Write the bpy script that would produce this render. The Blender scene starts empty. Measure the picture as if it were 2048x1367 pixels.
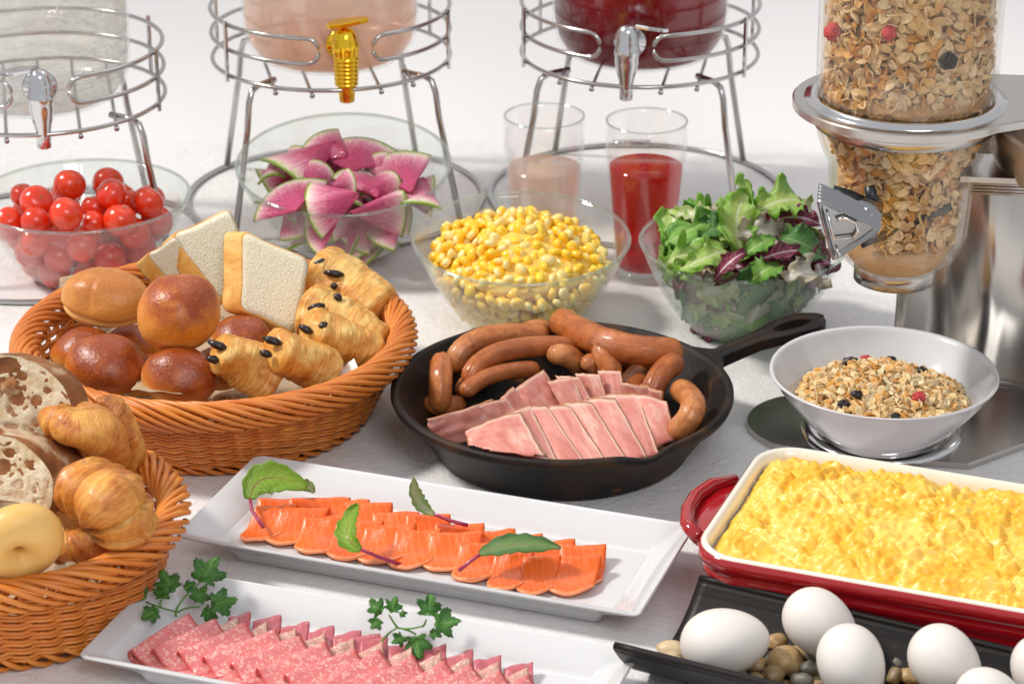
import bpy, math, random
from mathutils import Vector, Matrix, Euler, noise
random.seed(7)
sc = bpy.context.scene
COL = sc.collection
R_ = math.radians
pi = math.pi
# ---------------------------------------------------------------- camera
FP = 5200.0; PITCH = R_(23.5); CH = 0.83
cam = bpy.data.objects.new('camera', bpy.data.cameras.new('camera'))
COL.objects.link(cam); sc.camera = cam
cam.location = (0, 0, CH); cam.rotation_euler = (pi/2 - PITCH, 0, 0)
cam.data.sensor_width = 36; cam.data.lens = FP / 2048 * 36
cam.data.clip_start = 0.05; cam.data.clip_end = 50
cam.data.dof.use_dof = True; cam.data.dof.focus_distance = 1.80; cam.data.dof.aperture_fstop = 14
# ---------------------------------------------------------------- world and lamps
w = bpy.data.worlds.new("World"); sc.world = w; w.use_nodes = True
w.node_tree.nodes['Background'].inputs[0].default_value = (0.96, 0.975, 1.0, 1)
w.node_tree.nodes['Background'].inputs[1].default_value = 0.60
def area(name, loc, aim, size, power, col, sy=None):
    l = bpy.data.lights.new(name, 'AREA'); l.energy = power; l.color = col; l.size = size
    if sy: l.shape = 'RECTANGLE'; l.size_y = sy
    o = bpy.data.objects.new(name, l); COL.objects.link(o); o.location = loc
    o.rotation_euler = (Vector(aim) - Vector(loc)).to_track_quat('-Z', 'Y').to_euler()
    return o
kl = bpy.data.lights.new('key_lamp', 'SPOT'); kl.energy = 2330; kl.color = (1.0, 0.95, 0.885); kl.shadow_soft_size = 0.62
kl.spot_size = R_(25); kl.spot_blend = 1.0
ko = bpy.data.objects.new('key_lamp', kl); COL.objects.link(ko); ko.location = (-5.1, 2.1, 5.9)
ko.rotation_euler = (Vector((0.05, 1.55, 0.0)) - ko.location).to_track_quat('-Z', 'Y').to_euler()
area('front_soft_box', (0.8, -1.3, 2.7), (0.0, 1.9, 0.0), 1.4, 34, (0.96, 0.98, 1.0), 1.0)
area('soft_box_above', (0.3, 3.0, 2.2), (0.2, 2.6, 0.0), 2.4, 9, (0.98, 0.98, 1.0), 0.8)
sc.view_settings.view_transform = 'Standard'; sc.view_settings.look = 'None'
sc.view_settings.exposure = 0.0; sc.view_settings.gamma = 1
sc.cycles.transparent_max_bounces = 40; sc.cycles.max_bounces = 12
sc.cycles.caustics_reflective = False; sc.cycles.caustics_refractive = False
sc.cycles.sample_clamp_indirect = 6
# ---------------------------------------------------------------- pixel -> place on the table
RT = Vector((1, 0, 0)); UP = Vector((0, math.sin(PITCH), math.cos(PITCH))); FW = Vector((0, math.cos(PITCH), -math.sin(PITCH)))
C0 = Vector((0, 0, CH)); Z = Vector((0, 0, 1))
def W(x, y, z=0.0):
    d = RT*(x-1024) - UP*(y-683.5) + FW*FP
    return C0 + d*((z-CH)/d.z)
def k_of(P): return FP / ((P-C0).dot(FW))            # pixels per metre there
def pj(P):
    v = P-C0; k = FP/v.dot(FW); return 1024+k*v.x, 683.5-k*v.dot(UP)
def hz(P, y):                                        # height above P that shows at row y
    a, b = -0.1, 0.8
    for _ in range(40):
        m = (a+b)/2
        if pj(Vector((P.x, P.y, m)))[1] > y: a = m
        else: b = m
    return (a+b)/2
def iv(dx, dy, P):                                   # a picture-plane displacement as a world vector
    return (RT*dx - UP*dy) / k_of(P)
# ---------------------------------------------------------------- objects
def tag(o, label=None, cat=None, group=None, kind=None):
    if label: o['label'] = label
    if cat: o['category'] = cat
    if group: o['group'] = group
    if kind: o['kind'] = kind
    return o
def root(name, label, cat, loc=(0, 0, 0), group=None, rot=None):
    o = bpy.data.objects.new(name, None); COL.objects.link(o); o.empty_display_size = .01
    o.location = loc
    if rot is not None: o.rotation_euler = rot
    return tag(o, label, cat, group)
def mesh(name, V, F, mat, uv=None, smooth=True):
    me = bpy.data.meshes.new(name); me.from_pydata([tuple(v) for v in V], [], F)
    if uv:
        l = me.uv_layers.new(name='UVMap'); vi = [0]*len(me.loops)
        me.loops.foreach_get('vertex_index', vi)
        flat = []
        for i in vi: flat.extend(uv[i])
        l.data.foreach_set('uv', flat)
    mats = mat if isinstance(mat, (list, tuple)) else [mat]
    for m in mats: me.materials.append(m)
    if smooth: me.polygons.foreach_set('use_smooth', [True]*len(me.polygons))
    me.update(); return me
def put(name, me, parent=None, mtx=None):
    o = bpy.data.objects.new(name, me); COL.objects.link(o)
    if parent: o.parent = parent
    if mtx is not None: o.matrix_local = mtx
    return o
def mo(name, geo, mat, parent=None, smooth=True, mtx=None):
    V, F = geo[0], geo[1]; uv = geo[2] if len(geo) > 2 else None
    return put(name, mesh(name, V, F, mat, uv, smooth), parent, mtx)
def ready(o, ang=35):
    for p in o.data.polygons: p.use_smooth = True
    try: o.data.set_sharp_from_angle(angle=R_(ang))
    except Exception: pass
    return o
# ---------------------------------------------------------------- geometry
def lathe(prof, n=64, mod=None, closed=False):
    V, F, U = [], [], []
    m = len(prof)
    for j, (r, z) in enumerate(prof):
        for i in range(n):
            a = 2*pi*i/n; rr, zz = (r, z) if mod is None else mod(r, z, a)
            V.append((rr*math.cos(a), rr*math.sin(a), zz)); U.append((i/n, j/(m-1)))
    for j in range(m if closed else m-1):
        for i in range(n):
            a, b = j*n+i, j*n+(i+1) % n; j2 = (j+1) % m
            F.append((a, b, j2*n+(i+1) % n, j2*n+i))
    return V, F, U
def cap(geo, n, first=True, last=True):
    V, F, U = geo
    if first: F.append(tuple(range(n-1, -1, -1)))
    if last: F.append(tuple(range(len(V)-n, len(V))))
    return V, F, U
def frames(P, closed=False):
    n = len(P); T = []
    for i in range(n):
        if closed: t = P[(i+1) % n]-P[i-1]
        else: t = P[min(i+1, n-1)]-P[max(i-1, 0)]
        T.append(t.normalized() if t.length > 1e-9 else Vector((0, 0, 1)))
    a = Vector((0, 0, 1)) if abs(T[0].z) < .9 else Vector((1, 0, 0))
    N = [(a - T[0]*a.dot(T[0])).normalized()]
    for i in range(1, n):
        v = N[-1] - T[i]*N[-1].dot(T[i])
        N.append(v.normalized() if v.length > 1e-9 else N[-1])
    return T, N
def tube(P, r, n=8, closed=False, flat=1.0, mod=None, up=None):
    P = [Vector(p) for p in P]; T, N = frames(P, closed); V, F, U = [], [], []
    if up is not None:
        N = [(up - t*up.dot(t)).normalized() for t in T]
    m = len(P)
    for j in range(m):
        B = T[j].cross(N[j]); rj = r[j] if isinstance(r, (list, tuple)) else r
        for i in range(n):
            a = 2*pi*i/n; rr = rj * (mod(j/(m-1), a) if mod else 1)
            V.append(P[j] + N[j]*math.cos(a)*rr*flat + B*math.sin(a)*rr); U.append((j/(m-1), i/n))
    for j in range(m if closed else m-1):
        for i in range(n):
            a, b = j*n+i, j*n+(i+1) % n; q = (j+1) % m
            F.append((a, b, q*n+(i+1) % n, q*n+i))
    if not closed:
        F.append(tuple(range(n-1, -1, -1))); F.append(tuple(range((m-1)*n, m*n)))
    return V, F, U
def bez(a, b, c, n):
    return [a*(1-t)**2 + b*2*t*(1-t) + c*t*t for t in [i/(n-1) for i in range(n)]]
def join(*gs):
    V, F, U = [], [], []
    for g in gs:
        o = len(V); V += list(g[0]); F += [tuple(i+o for i in f) for f in g[1]]; U += list(g[2]) if len(g) > 2 else [(0, 0)]*len(g[0])
    return V, F, U
def xf(g, M): return [M @ Vector(v) for v in g[0]], g[1], (g[2] if len(g) > 2 else [(0, 0)]*len(g[0]))
def box(cx, cy, cz, sx, sy, sz):
    V = [(cx+a*sx/2, cy+b*sy/2, cz+c*sz/2) for c in (-1, 1) for b in (-1, 1) for a in (-1, 1)]
    return V, [(0, 2, 3, 1), (4, 5, 7, 6), (0, 1, 5, 4), (2, 6, 7, 3), (0, 4, 6, 2), (1, 3, 7, 5)], [(0, 0)]*8
def sheet(fn, nu, nv, th):
    P = [[Vector(fn(i/nu, j/nv)) for i in range(nu+1)] for j in range(nv+1)]
    V, F, U = [], [], []
    N = []
    for j in range(nv+1):
        row = []
        for i in range(nu+1):
            du = P[j][min(i+1, nu)]-P[j][max(i-1, 0)]; dv = P[min(j+1, nv)][i]-P[max(j-1, 0)][i]
            n = du.cross(dv); row.append(n.normalized() if n.length > 1e-12 else Vector((0, 0, 1)))
        N.append(row)
    for s in (1, -1):
        for j in range(nv+1):
            for i in range(nu+1):
                V.append(P[j][i]+N[j][i]*(th/2*s)); U.append((i/nu, j/nv))
    w_, o = nu+1, (nu+1)*(nv+1)
    for j in range(nv):
        for i in range(nu):
            a = j*w_+i; F.append((a, a+1, a+w_+1, a+w_)); F.append((o+a, o+a+w_, o+a+w_+1, o+a+1))
    for i in range(nu):
        F.append((i, o+i, o+i+1, i+1)); a = nv*w_+i; F.append((a, a+1, o+a+1, o+a))
    for j in range(nv):
        a = j*w_; F.append((a, a+w_, o+a+w_, o+a)); a = j*w_+nu; F.append((a, o+a, o+a+w_, a+w_))
    return V, F, U
def ico(sub):
    import bmesh
    bm = bmesh.new(); bmesh.ops.create_icosphere(bm, subdivisions=sub, radius=1)
    V = [v.co.copy() for v in bm.verts]; F = [tuple(v.index for v in f.verts) for f in bm.faces]; bm.free()
    return V, F
ICO = {k: ico(k) for k in (1, 2, 3, 4, 5)}
def blob(rx, ry, rz, sub=3, amp=0.0, fr=1.0, seed=0, fn=None):
    V, F = ICO[sub]; out = []
    for v in V:
        q = v.copy()
        if amp: q *= 1 + amp*noise.noise(v*fr + Vector((seed*3.1, seed*1.7, seed)))
        if fn: q = fn(q)
        out.append(Vector((q.x*rx, q.y*ry, q.z*rz)))
    return out, F, [((math.atan2(v.y, v.x)/2/pi) % 1, (v.z+1)/2) for v in V]
def rrect(w_, d, r, n=6):
    pts = []
    for cx, cy, a0 in ((w_/2-r, d/2-r, 0), (-w_/2+r, d/2-r, 90), (-w_/2+r, -d/2+r, 180), (w_/2-r, -d/2+r, 270)):
        for i in range(n+1):
            a = R_(a0+90*i/n); pts.append((cx+r*math.cos(a), cy+r*math.sin(a)))
    return pts
def loops(L, capf=True, capl=True):
    n = len(L[0]); V = [p for l in L for p in l]; F = []
    for j in range(len(L)-1):
        for i in range(n):
            F.append((j*n+i, j*n+(i+1) % n, (j+1)*n+(i+1) % n, (j+1)*n+i))
    if capf: F.append(tuple(range(n-1, -1, -1)))
    if capl: F.append(tuple(range((len(L)-1)*n, len(L)*n)))
    return V, F, [(0, 0)]*len(V)
def prism(pts, z0, z1, bev=0.0):
    L = [[(x, y, z0) for x, y in pts]]
    if bev:
        cx = sum(p[0] for p in pts)/len(pts); cy = sum(p[1] for p in pts)/len(pts)
        sh = lambda k: [(x-(x-cx)*k, y-(y-cy)*k) for x, y in pts]
        L += [[(x, y, z1-bev) for x, y in pts], [(x, y, z1) for x, y in sh(bev/ max(.01, max(abs(p[0]-cx) for p in pts)))]]
    else: L.append([(x, y, z1) for x, y in pts])
    return loops(L)
# ---------------------------------------------------------------- materials
def L(h):
    c = [int(h[i:i+2], 16)/255 for i in (0, 2, 4)]
    return tuple(x/12.92 if x <= .04045 else ((x+.055)/1.055)**2.4 for x in c) + (1,)
class M:
    def __init__(s, name):
        s.m = bpy.data.materials.new(name); s.m.use_nodes = True; s.t = s.m.node_tree; s.t.nodes.clear()
        s.out = s.t.nodes.new('ShaderNodeOutputMaterial')
    def n(s, typ, props=None, **ins):
        nd = s.t.nodes.new('ShaderNode'+typ)
        for k, v in (props or {}).items(): setattr(nd, k, v)
        for k, v in ins.items():
            key = int(k[1:]) if k[0] == '_' and k[1:].isdigit() else k.replace('_', ' ')
            if isinstance(v, bpy.types.NodeSocket): s.t.links.new(v, nd.inputs[key])
            else: nd.inputs[key].default_value = v
        return nd
    def co(s, which='Object', scale=None, rot=None):
        o = s.n('TexCoord').outputs[which]
        if scale or rot:
            o = s.n('Mapping', None, Vector=o, Scale=scale or (1, 1, 1), Rotation=rot or (0, 0, 0)).outputs[0]
        return o
    def rnd(s):
        a = s.n('ObjectInfo').outputs['Random']; b = s.n('NewGeometry').outputs['Random Per Island']
        return s.math('FRACT', s.math('ADD', a, b))
    def noise(s, scale, detail=3, vec=None, dist=0.0, rough=.55):
        return s.n('TexNoise', None, Vector=vec or s.co(), Scale=scale, Detail=detail, Roughness=rough, Distortion=dist).outputs[0]
    def vor(s, scale, vec=None, feat='F1', out='Distance'):
        return s.n('TexVoronoi', {'feature': feat}, Vector=vec or s.co(), Scale=scale).outputs[out]
    def wave(s, scale, vec, dist=1.0, dscale=1.0, typ='BANDS', axis='X'):
        p = {'wave_type': typ}
        p['bands_direction' if typ == 'BANDS' else 'rings_direction'] = axis
        return s.n('TexWave', p, Vector=vec, Scale=scale, Distortion=dist, Detail=2.0, **{'Detail_Scale': dscale}).outputs['Fac']
    def ramp(s, fac, stops, interp='LINEAR'):
        nd = s.n('ValToRGB', None, Fac=fac); e = nd.color_ramp.elements; nd.color_ramp.interpolation = interp
        while len(e) < len(stops): e.new(.5)
        for i, (p, c) in enumerate(stops):
            e[i].position = p; e[i].color = L(c) if isinstance(c, str) else (c, c, c, 1)
        return nd.outputs[0]
    def mix(s, f, a, b, mode='MIX'):
        a = L(a) if isinstance(a, str) else a; b = L(b) if isinstance(b, str) else b
        nd = s.n('Mix', {'data_type': 'RGBA', 'blend_type': mode})
        for i, v in ((0, f), (6, a), (7, b)):
            if isinstance(v, bpy.types.NodeSocket): s.t.links.new(v, nd.inputs[i])
            else: nd.inputs[i].default_value = v
        return nd.outputs[2]
    def math(s, op, a, b=0.0, c=0.0):
        return s.n('Math', {'operation': op}, _0=a, _1=b, _2=c).outputs[0]
    def xyz(s, v): return s.n('SeparateXYZ', None, Vector=v).outputs
    def bump(s, h, strength=.5, dist=.001, normal=None):
        k = dict(Height=h, Strength=strength, Distance=dist)
        if normal is not None: k['Normal'] = normal
        return s.n('Bump', None, **k).outputs[0]
    def hsv(s, col, h=.5, sat=1.0, v=1.0): return s.n('HueSaturation', None, Hue=h, Saturation=sat, Value=v, Color=col).outputs[0]
    def pbr(s, col, rough=.5, normal=None, **kw):
        ins = {'Base Color': L(col) if isinstance(col, str) else col, 'Roughness': rough}
        if normal is not None: ins['Normal'] = normal
        ren = {'metal': 'Metallic', 'coat': 'Coat Weight', 'coatr': 'Coat Roughness', 'sss': 'Subsurface Weight', 'sssc': 'Subsurface Radius', 'ssss': 'Subsurface Scale', 'trans': 'Transmission Weight', 'ior': 'IOR', 'alpha': 'Alpha', 'spec': 'Specular IOR Level', 'aniso': 'Anisotropic', 'sheen': 'Sheen Weight'}
        for k, v in kw.items(): ins[ren[k]] = v
        nd = s.n('BsdfPrincipled')
        for k, v in ins.items():
            if isinstance(v, bpy.types.NodeSocket): s.t.links.new(v, nd.inputs[k])
            else: nd.inputs[k].default_value = v
        return nd.outputs[0]
    def done(s, shader):
        s.t.links.new(shader, s.out.inputs[0]); return s.m
    def mixs(s, f, a, b):
        nd = s.n('MixShader', None, Fac=f); s.t.links.new(a, nd.inputs[1]); s.t.links.new(b, nd.inputs[2]); return nd.outputs[0]
SR = (.6, .35, .2)
def M_table():
    m = M('white_plaster'); a = m.noise(9, 4); f = m.noise(160, 5, rough=.7); g = m.vor(260)
    h = m.math('ADD', m.math('MULTIPLY', m.noise(70, 6, dist=.6, rough=.7), 1.0), m.math('MULTIPLY', f, .6))
    c = m.mix(m.ramp(a, [(.3, 0.0), (.75, 1.0)]), 'ecebea', 'e5e2e0')
    return m.done(m.pbr(c, .8, m.bump(h, .75, .003), spec=.2))
def M_paper():
    m = M('backdrop_paper'); return m.done(m.pbr(m.mix(m.noise(3), 'e7e5e4', 'e4e2e1'), .85, spec=.2))
def M_glass(name='clear_glass', veil=.026, tint='fcfefd', vc='ffffff', gl=1.0):
    m = M(name); lw = m.n('LayerWeight', None, Blend=.5).outputs['Facing']
    p = m.math('POWER', lw, 4.0); fac = m.math('MULTIPLY_ADD', p, .55*gl, .055*gl)
    tr = m.n('BsdfTransparent', None, Color=L(tint)).outputs[0]; g = m.n('BsdfGlossy', None, Roughness=.03, Color=(.95, .97, .96, 1)).outputs[0]
    d = m.n('BsdfDiffuse', None, Color=L(vc)).outputs[0]
    tl = m.n('BsdfTranslucent', None, Color=L(vc)).outputs[0]
    v2 = m.mixs(.5, d, tl)  # white veil: the bowls' milky reflection of the bright table, mixed in as colour
    edge = m.math('MULTIPLY_ADD', m.math('POWER', lw, 2.5), veil*2.5, veil)
    return m.done(m.mixs(fac, m.mixs(edge, tr, v2), g))
def M_chrome(name='chrome', col='d6d6d8', rough=.13):
    m = M(name); return m.done(m.pbr(col, rough, metal=1.0))
def M_steel():
    m = M('brushed_steel'); c = m.co('Object', (6, 6, 160)); s_ = m.noise(60, 2, c)
    return m.done(m.pbr(m.mix(s_, 'b9b4ae', 'c9c6c2'), m.ramp(m.noise(14, 3), [(.3, .16), (.7, .28)]), m.bump(s_, .05, .0005), metal=1.0))
def M_simple(name, col, rough=.5, **kw):
    m = M(name); return m.done(m.pbr(col, rough, **kw))
MT = dict(
    table=M_table(), paper=M_paper(), glass=M_glass(), glassrim=M_glass('glass_edge', .05, 'f0f5f2', 'eef2f0', 1.5),
    jarglass=M_glass('thin_jar_glass', .008, 'fefefe', 'ffffff', .8),
    frost=M_glass('hazy_plastic', .014, 'fdfbf9', 'fbf2ec', .8), chrome=M_chrome(), wire=M_chrome('steel_wire', 'c0bdbc', .16),
    darkmetal=M_chrome('dark_plated_metal', 'a6a6a8', .16),
    gold=M_chrome('gold_plating', 'ffcf38', .11), steel=M_steel(),
    porcelain=M_simple('white_porcelain', 'd2d2d3', .12, coat=.5, coatr=.06, sss=.08, ssss=.004),
)
# ================================================================ the setting
def build_setting():
    V, F, U = [], [], []
    ys = [-.4+i*.2 for i in range(15)]
    xs = [-2.6+i*.4 for i in range(14)]
    for y in ys:
        for x in xs: V.append((x, y, 0)); U.append((x, y))
    n = len(xs)
    for j in range(len(ys)-1):
        for i in range(n-1): F.append((j*n+i, j*n+i+1, (j+1)*n+i+1, (j+1)*n+i))
    tag(mo('tabletop', (V, F, U), MT['table']), 'white rough plaster tabletop under the whole breakfast spread', kind='structure')
    V, F, U = [], [], []
    prof = [(2.4, 0), (2.8, 0)] + [(3.2+.5*math.sin(a), .5-.5*math.cos(a)) for a in [pi/2*i/14 for i in range(15)]] + [(3.71, 1.2), (3.72, 3.2)]
    for (y, z) in prof:
        for x in xs: V.append((x, y, z)); U.append((x, y))
    for j in range(len(prof)-1):
        for i in range(n-1): F.append((j*n+i, j*n+i+1, (j+1)*n+i+1, (j+1)*n+i))
    tag(mo('backdrop', (V, F, U), MT['paper']), 'pale grey seamless backdrop paper curving up behind the table', kind='structure')
build_setting()
# ================================================================ glass bowls
BOWLS = {}
def bowl_r(R, t): return R*(.40+.60*t**.60)
def glass_bowl(key, cx, cy, wpx, h, tilt, lift, label):
    rc = W(cx, cy, lift+h*math.cos(R_(tilt))); R = wpx/2/k_of(rc)
    rot = Matrix.Rotation(R_(tilt), 4, 'X')
    base = rc - (rot @ Vector((0, 0, h)))
    o = root('glass_bowl', label, 'bowl', base, 'clear glass bowls of fruit and vegetables', (R_(tilt), 0, 0))
    th = .0024
    prof = [(0.0005, 0.0)]+[(bowl_r(R, 0)*s, 0.0) for s in (.5, .9)]
    ts = [i/22 for i in range(23)]
    prof += [(bowl_r(R, t), h*t) for t in ts]
    inner = [(bowl_r(R, t)-th, h*t) for t in reversed(ts) if t > .05] + [(bowl_r(R, 0)*s, .004) for s in (.9, .5)] + [(.0005, .004)]
    mo('glass_wall', lathe(prof+inner, 96), MT['glass'], o)
    rp = [Vector(((R-th/2)*math.cos(a), (R-th/2)*math.sin(a), h)) for a in [2*pi*i/96 for i in range(96)]]
    mo('rim', tube(rp, .0015, 8, True), MT['glassrim'], o)
    BOWLS[key] = (o, Matrix.Translation(base) @ rot, R, h)
    return o
glass_bowl('tomato', 165, 390, 430, .072, 0, 0, 'glass bowl heaped with red cherry tomatoes')
glass_bowl('radish', 687, 326, 432, .078, 9, .006, 'glass bowl of pink and green radish slices under the gold tap')
glass_bowl('corn', 1042, 474, 440, .074, 4, .003, 'glass bowl full of yellow corn kernels behind the skillet')
glass_bowl('salad', 1487, 482, 418, .075, 1.5, .001, 'glass bowl of mixed green and purple salad leaves')
# ---------------------------------------------------------------- tomatoes
def M_tomato():
    m = M('tomato_skin'); c = m.mix(m.rnd(), 'd6220c', 'e83a12'); c = m.mix(m.ramp(m.noise(60, 2), [(.35, 0.0), (.8, .35)]), c, 'f06a26')
    return m.done(m.pbr(c, .16, m.bump(m.noise(90, 2), .1, .001), coat=.6, coatr=.08, sss=.25, ssss=.006, sssc=(1, .15, .05)))
MT['tomato'] = M_tomato(); MT['stalk'] = M_simple('stalk_scar', '8a7a3a', .7)
def tomatoes():
    o, mtx, R, h = BOWLS['tomato']; placed = []
    top = [(139, 370, 33, .082, 'cherry tomato alone at the back left top of the heap'), (216, 366, 32, .078, 'cherry tomato at the very back of the heap, highest row'),
           (222, 389, 32, .086, 'cherry tomato resting in front of the rearmost one'), (73, 403, 33, .084, 'cherry tomato on the left shoulder of the heap'),
           (132, 428, 34, .082, 'large cherry tomato in the middle of the heap, close to the rim'), (70, 442, 29, .075, 'cherry tomato just above the rim below the left shoulder'),
           (296, 404, 33, .077, 'cherry tomato furthest towards the pink drink dispenser'), (188, 414, 26, .074, 'small cherry tomato in the shade at the heap centre'),
           (187, 446, 25, .068, 'cherry tomato half sunk beside the rim'), (240, 440, 33, .072, 'cherry tomato crossing the rim line of the bowl'),
           (18, 440, 27, .070, 'cherry tomato at the outer left end of the heap'), (45, 390, 25, .076, 'cherry tomato behind the left shoulder of the heap'),
           (265, 405, 24, .070, 'small dark cherry tomato between two big ones')]
    base = mesh('cherry_tomato', *[blob(1, 1, .97, 4, .03, 1.2, 3, lambda q: q if q.z < .8 else Vector((q.x, q.y, q.z-(q.z-.8)*.55)))[i] for i in (0, 1)], MT['tomato'])
    st = mesh('stalk_scar', *blob(.09, .09, .03, 1)[:2], MT['stalk'])
    def one(P, r, lab):
        a = bpy.data.objects.new('cherry_tomato', base); COL.objects.link(a)
        a.location = P; a.scale = (r, r, r*random.uniform(.95, 1.05)); a.rotation_euler = (random.uniform(-1, 1), random.uniform(-1, 1), random.uniform(0, 6))
        tag(a, lab, 'tomato', 'cherry tomatoes in the glass bowl'); put('stalk_scar', st, a, Matrix.Translation((0, 0, .885))); placed.append((P, r))
    for x, y, r, z, lab in top:
        P = W(x, y, z); one(P, r/k_of(P), lab)
    inv = mtx.inverted(); C = mtx.translation
    for zl in (.017, .036, .053):
        for k in range(400):
            a = random.uniform(0, 2*pi); rr = bowl_r(R, max(0, zl/h))-.0165
            if zl < .065 and random.random() < .7: d = rr
            else: d = rr*math.sqrt(random.random())
            P = C+Vector((d*math.cos(a), d*math.sin(a), zl+random.uniform(-.003, .003))); r = random.uniform(.0128, .0142)
            if all((P-q).length > (r+s)*.93 for q, s in placed): one(P, r, 'cherry tomato in the %s layer of the bowl, on the %s' % ({.017: 'bottom', .036: 'second', .053: 'third'}[zl], 'bread basket side' if math.sin(a) < -.4 else 'dispenser side' if math.sin(a) > .4 else 'radish bowl side' if math.cos(a) > 0 else 'open table side'))
tomatoes()
# ---------------------------------------------------------------- radish
def M_radish():
    m = M('radish_flesh'); u = m.xyz(m.co('UV')); r = u[0]
    st = m.noise(5, 4, m.co('UV', (.7, 7, 1)), .3)
    r2 = m.math('ADD', r, m.math('MULTIPLY', m.math('SUBTRACT', st, .5), .55))
    c = m.ramp(r2, [(.0, 'c03c68'), (.5, 'cf5680'), (.74, 'de86a0'), (.88, 'eabcc0'), (.95, 'e6dfbc'), (1.0, 'b4c66c')])
    c = m.mix(m.ramp(r, [(.955, 0.0), (.98, 1.0)]), c, '8aa636')
    dark = m.ramp(m.noise(7, 4, m.co('UV', (1.2, 8, 1)), .4), [(.47, 0.0), (.58, .9)])
    c = m.mix(m.math('MULTIPLY', dark, m.ramp(r, [(.6, 1.0), (.85, 0.0)])), c, 'a0305a')
    return m.done(m.pbr(c, .34, m.bump(st, .4, .001), coat=.12, sss=.08, ssss=.003, sssc=(1, .5, .4)))
MT['radish'] = M_radish()
def radish(A, B, span, bend, lab, tw=0.0, R=None, nrm=None):
    mid_ = (A+B)/2; A = mid_.lerp(A, .9); B = mid_.lerp(B, .9); d = B-A; R = R or d.length; d.normalize()
    n = nrm or (-FW + Vector((random.uniform(-.3, .3), 0, .5)))
    n = (n - d*n.dot(d)).normalized(); s = d.cross(n)
    sp = R_(span)
    def f(u, v):
        a = (v-.5)*sp; r = R*(.04+.96*u); x = r*math.sin(a); y = r*math.cos(a)
        w_ = bend*(2*(v-.5))**2*u*R + tw*(v-.5)*u*R + .03*R*math.sin(u*5+v*4)
        return A + d*y + s*x - n*w_*.75
    o = mo('radish_slice', sheet(f, 14, 16, .0022), MT['radish'])
    return tag(o, lab, 'radish slice', 'watermelon radish slices in the glass bowl')
def radishes():
    L_ = [((682, 272, .100), (546, 338, .090), 52, .35, 'long pink radish slice on top pointing to the lower edge of the heap', .5),
          ((700, 312, .092), (612, 262, .100), 60, .2, 'radish slice with a green edge standing at the back of the heap', 0),
          ((706, 345, .088), (735, 262, .098), 78, .3, 'broad deep pink radish slice arched across the back', .2),
          ((842, 392, .080), (800, 292, .095), 50, .15, 'fan shaped radish slice with green edge near the far side of the glass', 0),
          ((655, 372, .090), (716, 356, .095), 62, .2, 'small radish wedge in the centre with its green edge upright', .3),
          ((590, 425, .078), (545, 366, .082), 85, .3, 'pale radish slice with green arc at the bread side of the bowl', 0),
          ((732, 388, .090), (594, 420, .076), 58, .3, 'large pink radish slice lying across the front of the heap', -.4),
          ((686, 434, .074), (832, 384, .082), 34, 1.0, 'rolled radish slice showing its cream edge near the rim', 0),
          ((720, 385, .082), (815, 350, .088), 60, .9, 'arched radish slice with a curled green edge', 0),
          ((600, 372, .082), (655, 325, .090), 70, .4, 'yellow green radish wedge tucked under the long slice', .2),
          ((770, 400, .080), (700, 330, .088), 40, .2, 'thin dark pink radish slice in the middle gap', .5),
          ((540, 300, .082), (522, 350, .080), 30, .2, 'small magenta radish tip sticking out at the side', .0),
          ((790, 360, .080), (745, 305, .092), 55, .5, 'folded radish slice under the broad back slice', -.5),
          ((868, 350, .078), (838, 410, .076), 50, .2, 'pale radish slice leaning on the far glass wall', .0),
          ((680, 440, .068), (600, 490, .045), 66, .1, 'pale pink radish slice pressed flat behind the glass front', 0),
          ((560, 400, .070), (590, 490, .040), 60, .2, 'radish slice with green rim low behind the glass', 0),
          ((690, 440, .055), (745, 520, .022), 60, .1, 'radish slice at the bottom of the bowl', 0),
          ((820, 420, .060), (752, 500, .035), 55, .2, 'deep pink radish slice low on the corn side', 0),
          ((760, 420, .060), (690, 505, .030), 60, .2, 'radish slice low in the centre behind the glass', 0),
          ((640, 400, .070), (650, 500, .030), 60, .2, 'radish slice hanging down inside the bowl front', 0)]
    sq = lambda p: W(690+(p[0]-690)*.90, 372+(p[1]-372)*.92, p[2]-.003)
    for a, b, sp, be, lab, tw in L_: radish(sq(a), sq(b), sp, be, lab, tw)
    o, mtx, R, h = BOWLS['radish']
    for k in range(38):
        a = random.uniform(0, 2*pi); d = random.uniform(.1, .66)*R; z = random.uniform(.25, .98)*h; d = min(d*1.35, bowl_r(R, z/h)-.024)
        P = mtx @ Vector((d*math.cos(a), d*math.sin(a), z)); a2 = a+random.uniform(-2, 2)
        dr = Vector((math.cos(a2), math.sin(a2), random.uniform(-.3, .5)))
        radish(P-dr*.018, P+dr*.018, random.uniform(50, 80), .3, 'radish slice buried on the %s of the heap' % ('gold tap side' if P.y > mtx.translation.y+.02 else 'bread basket side' if math.cos(a) < 0 else 'corn side'), .2, .038)
radishes()
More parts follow.
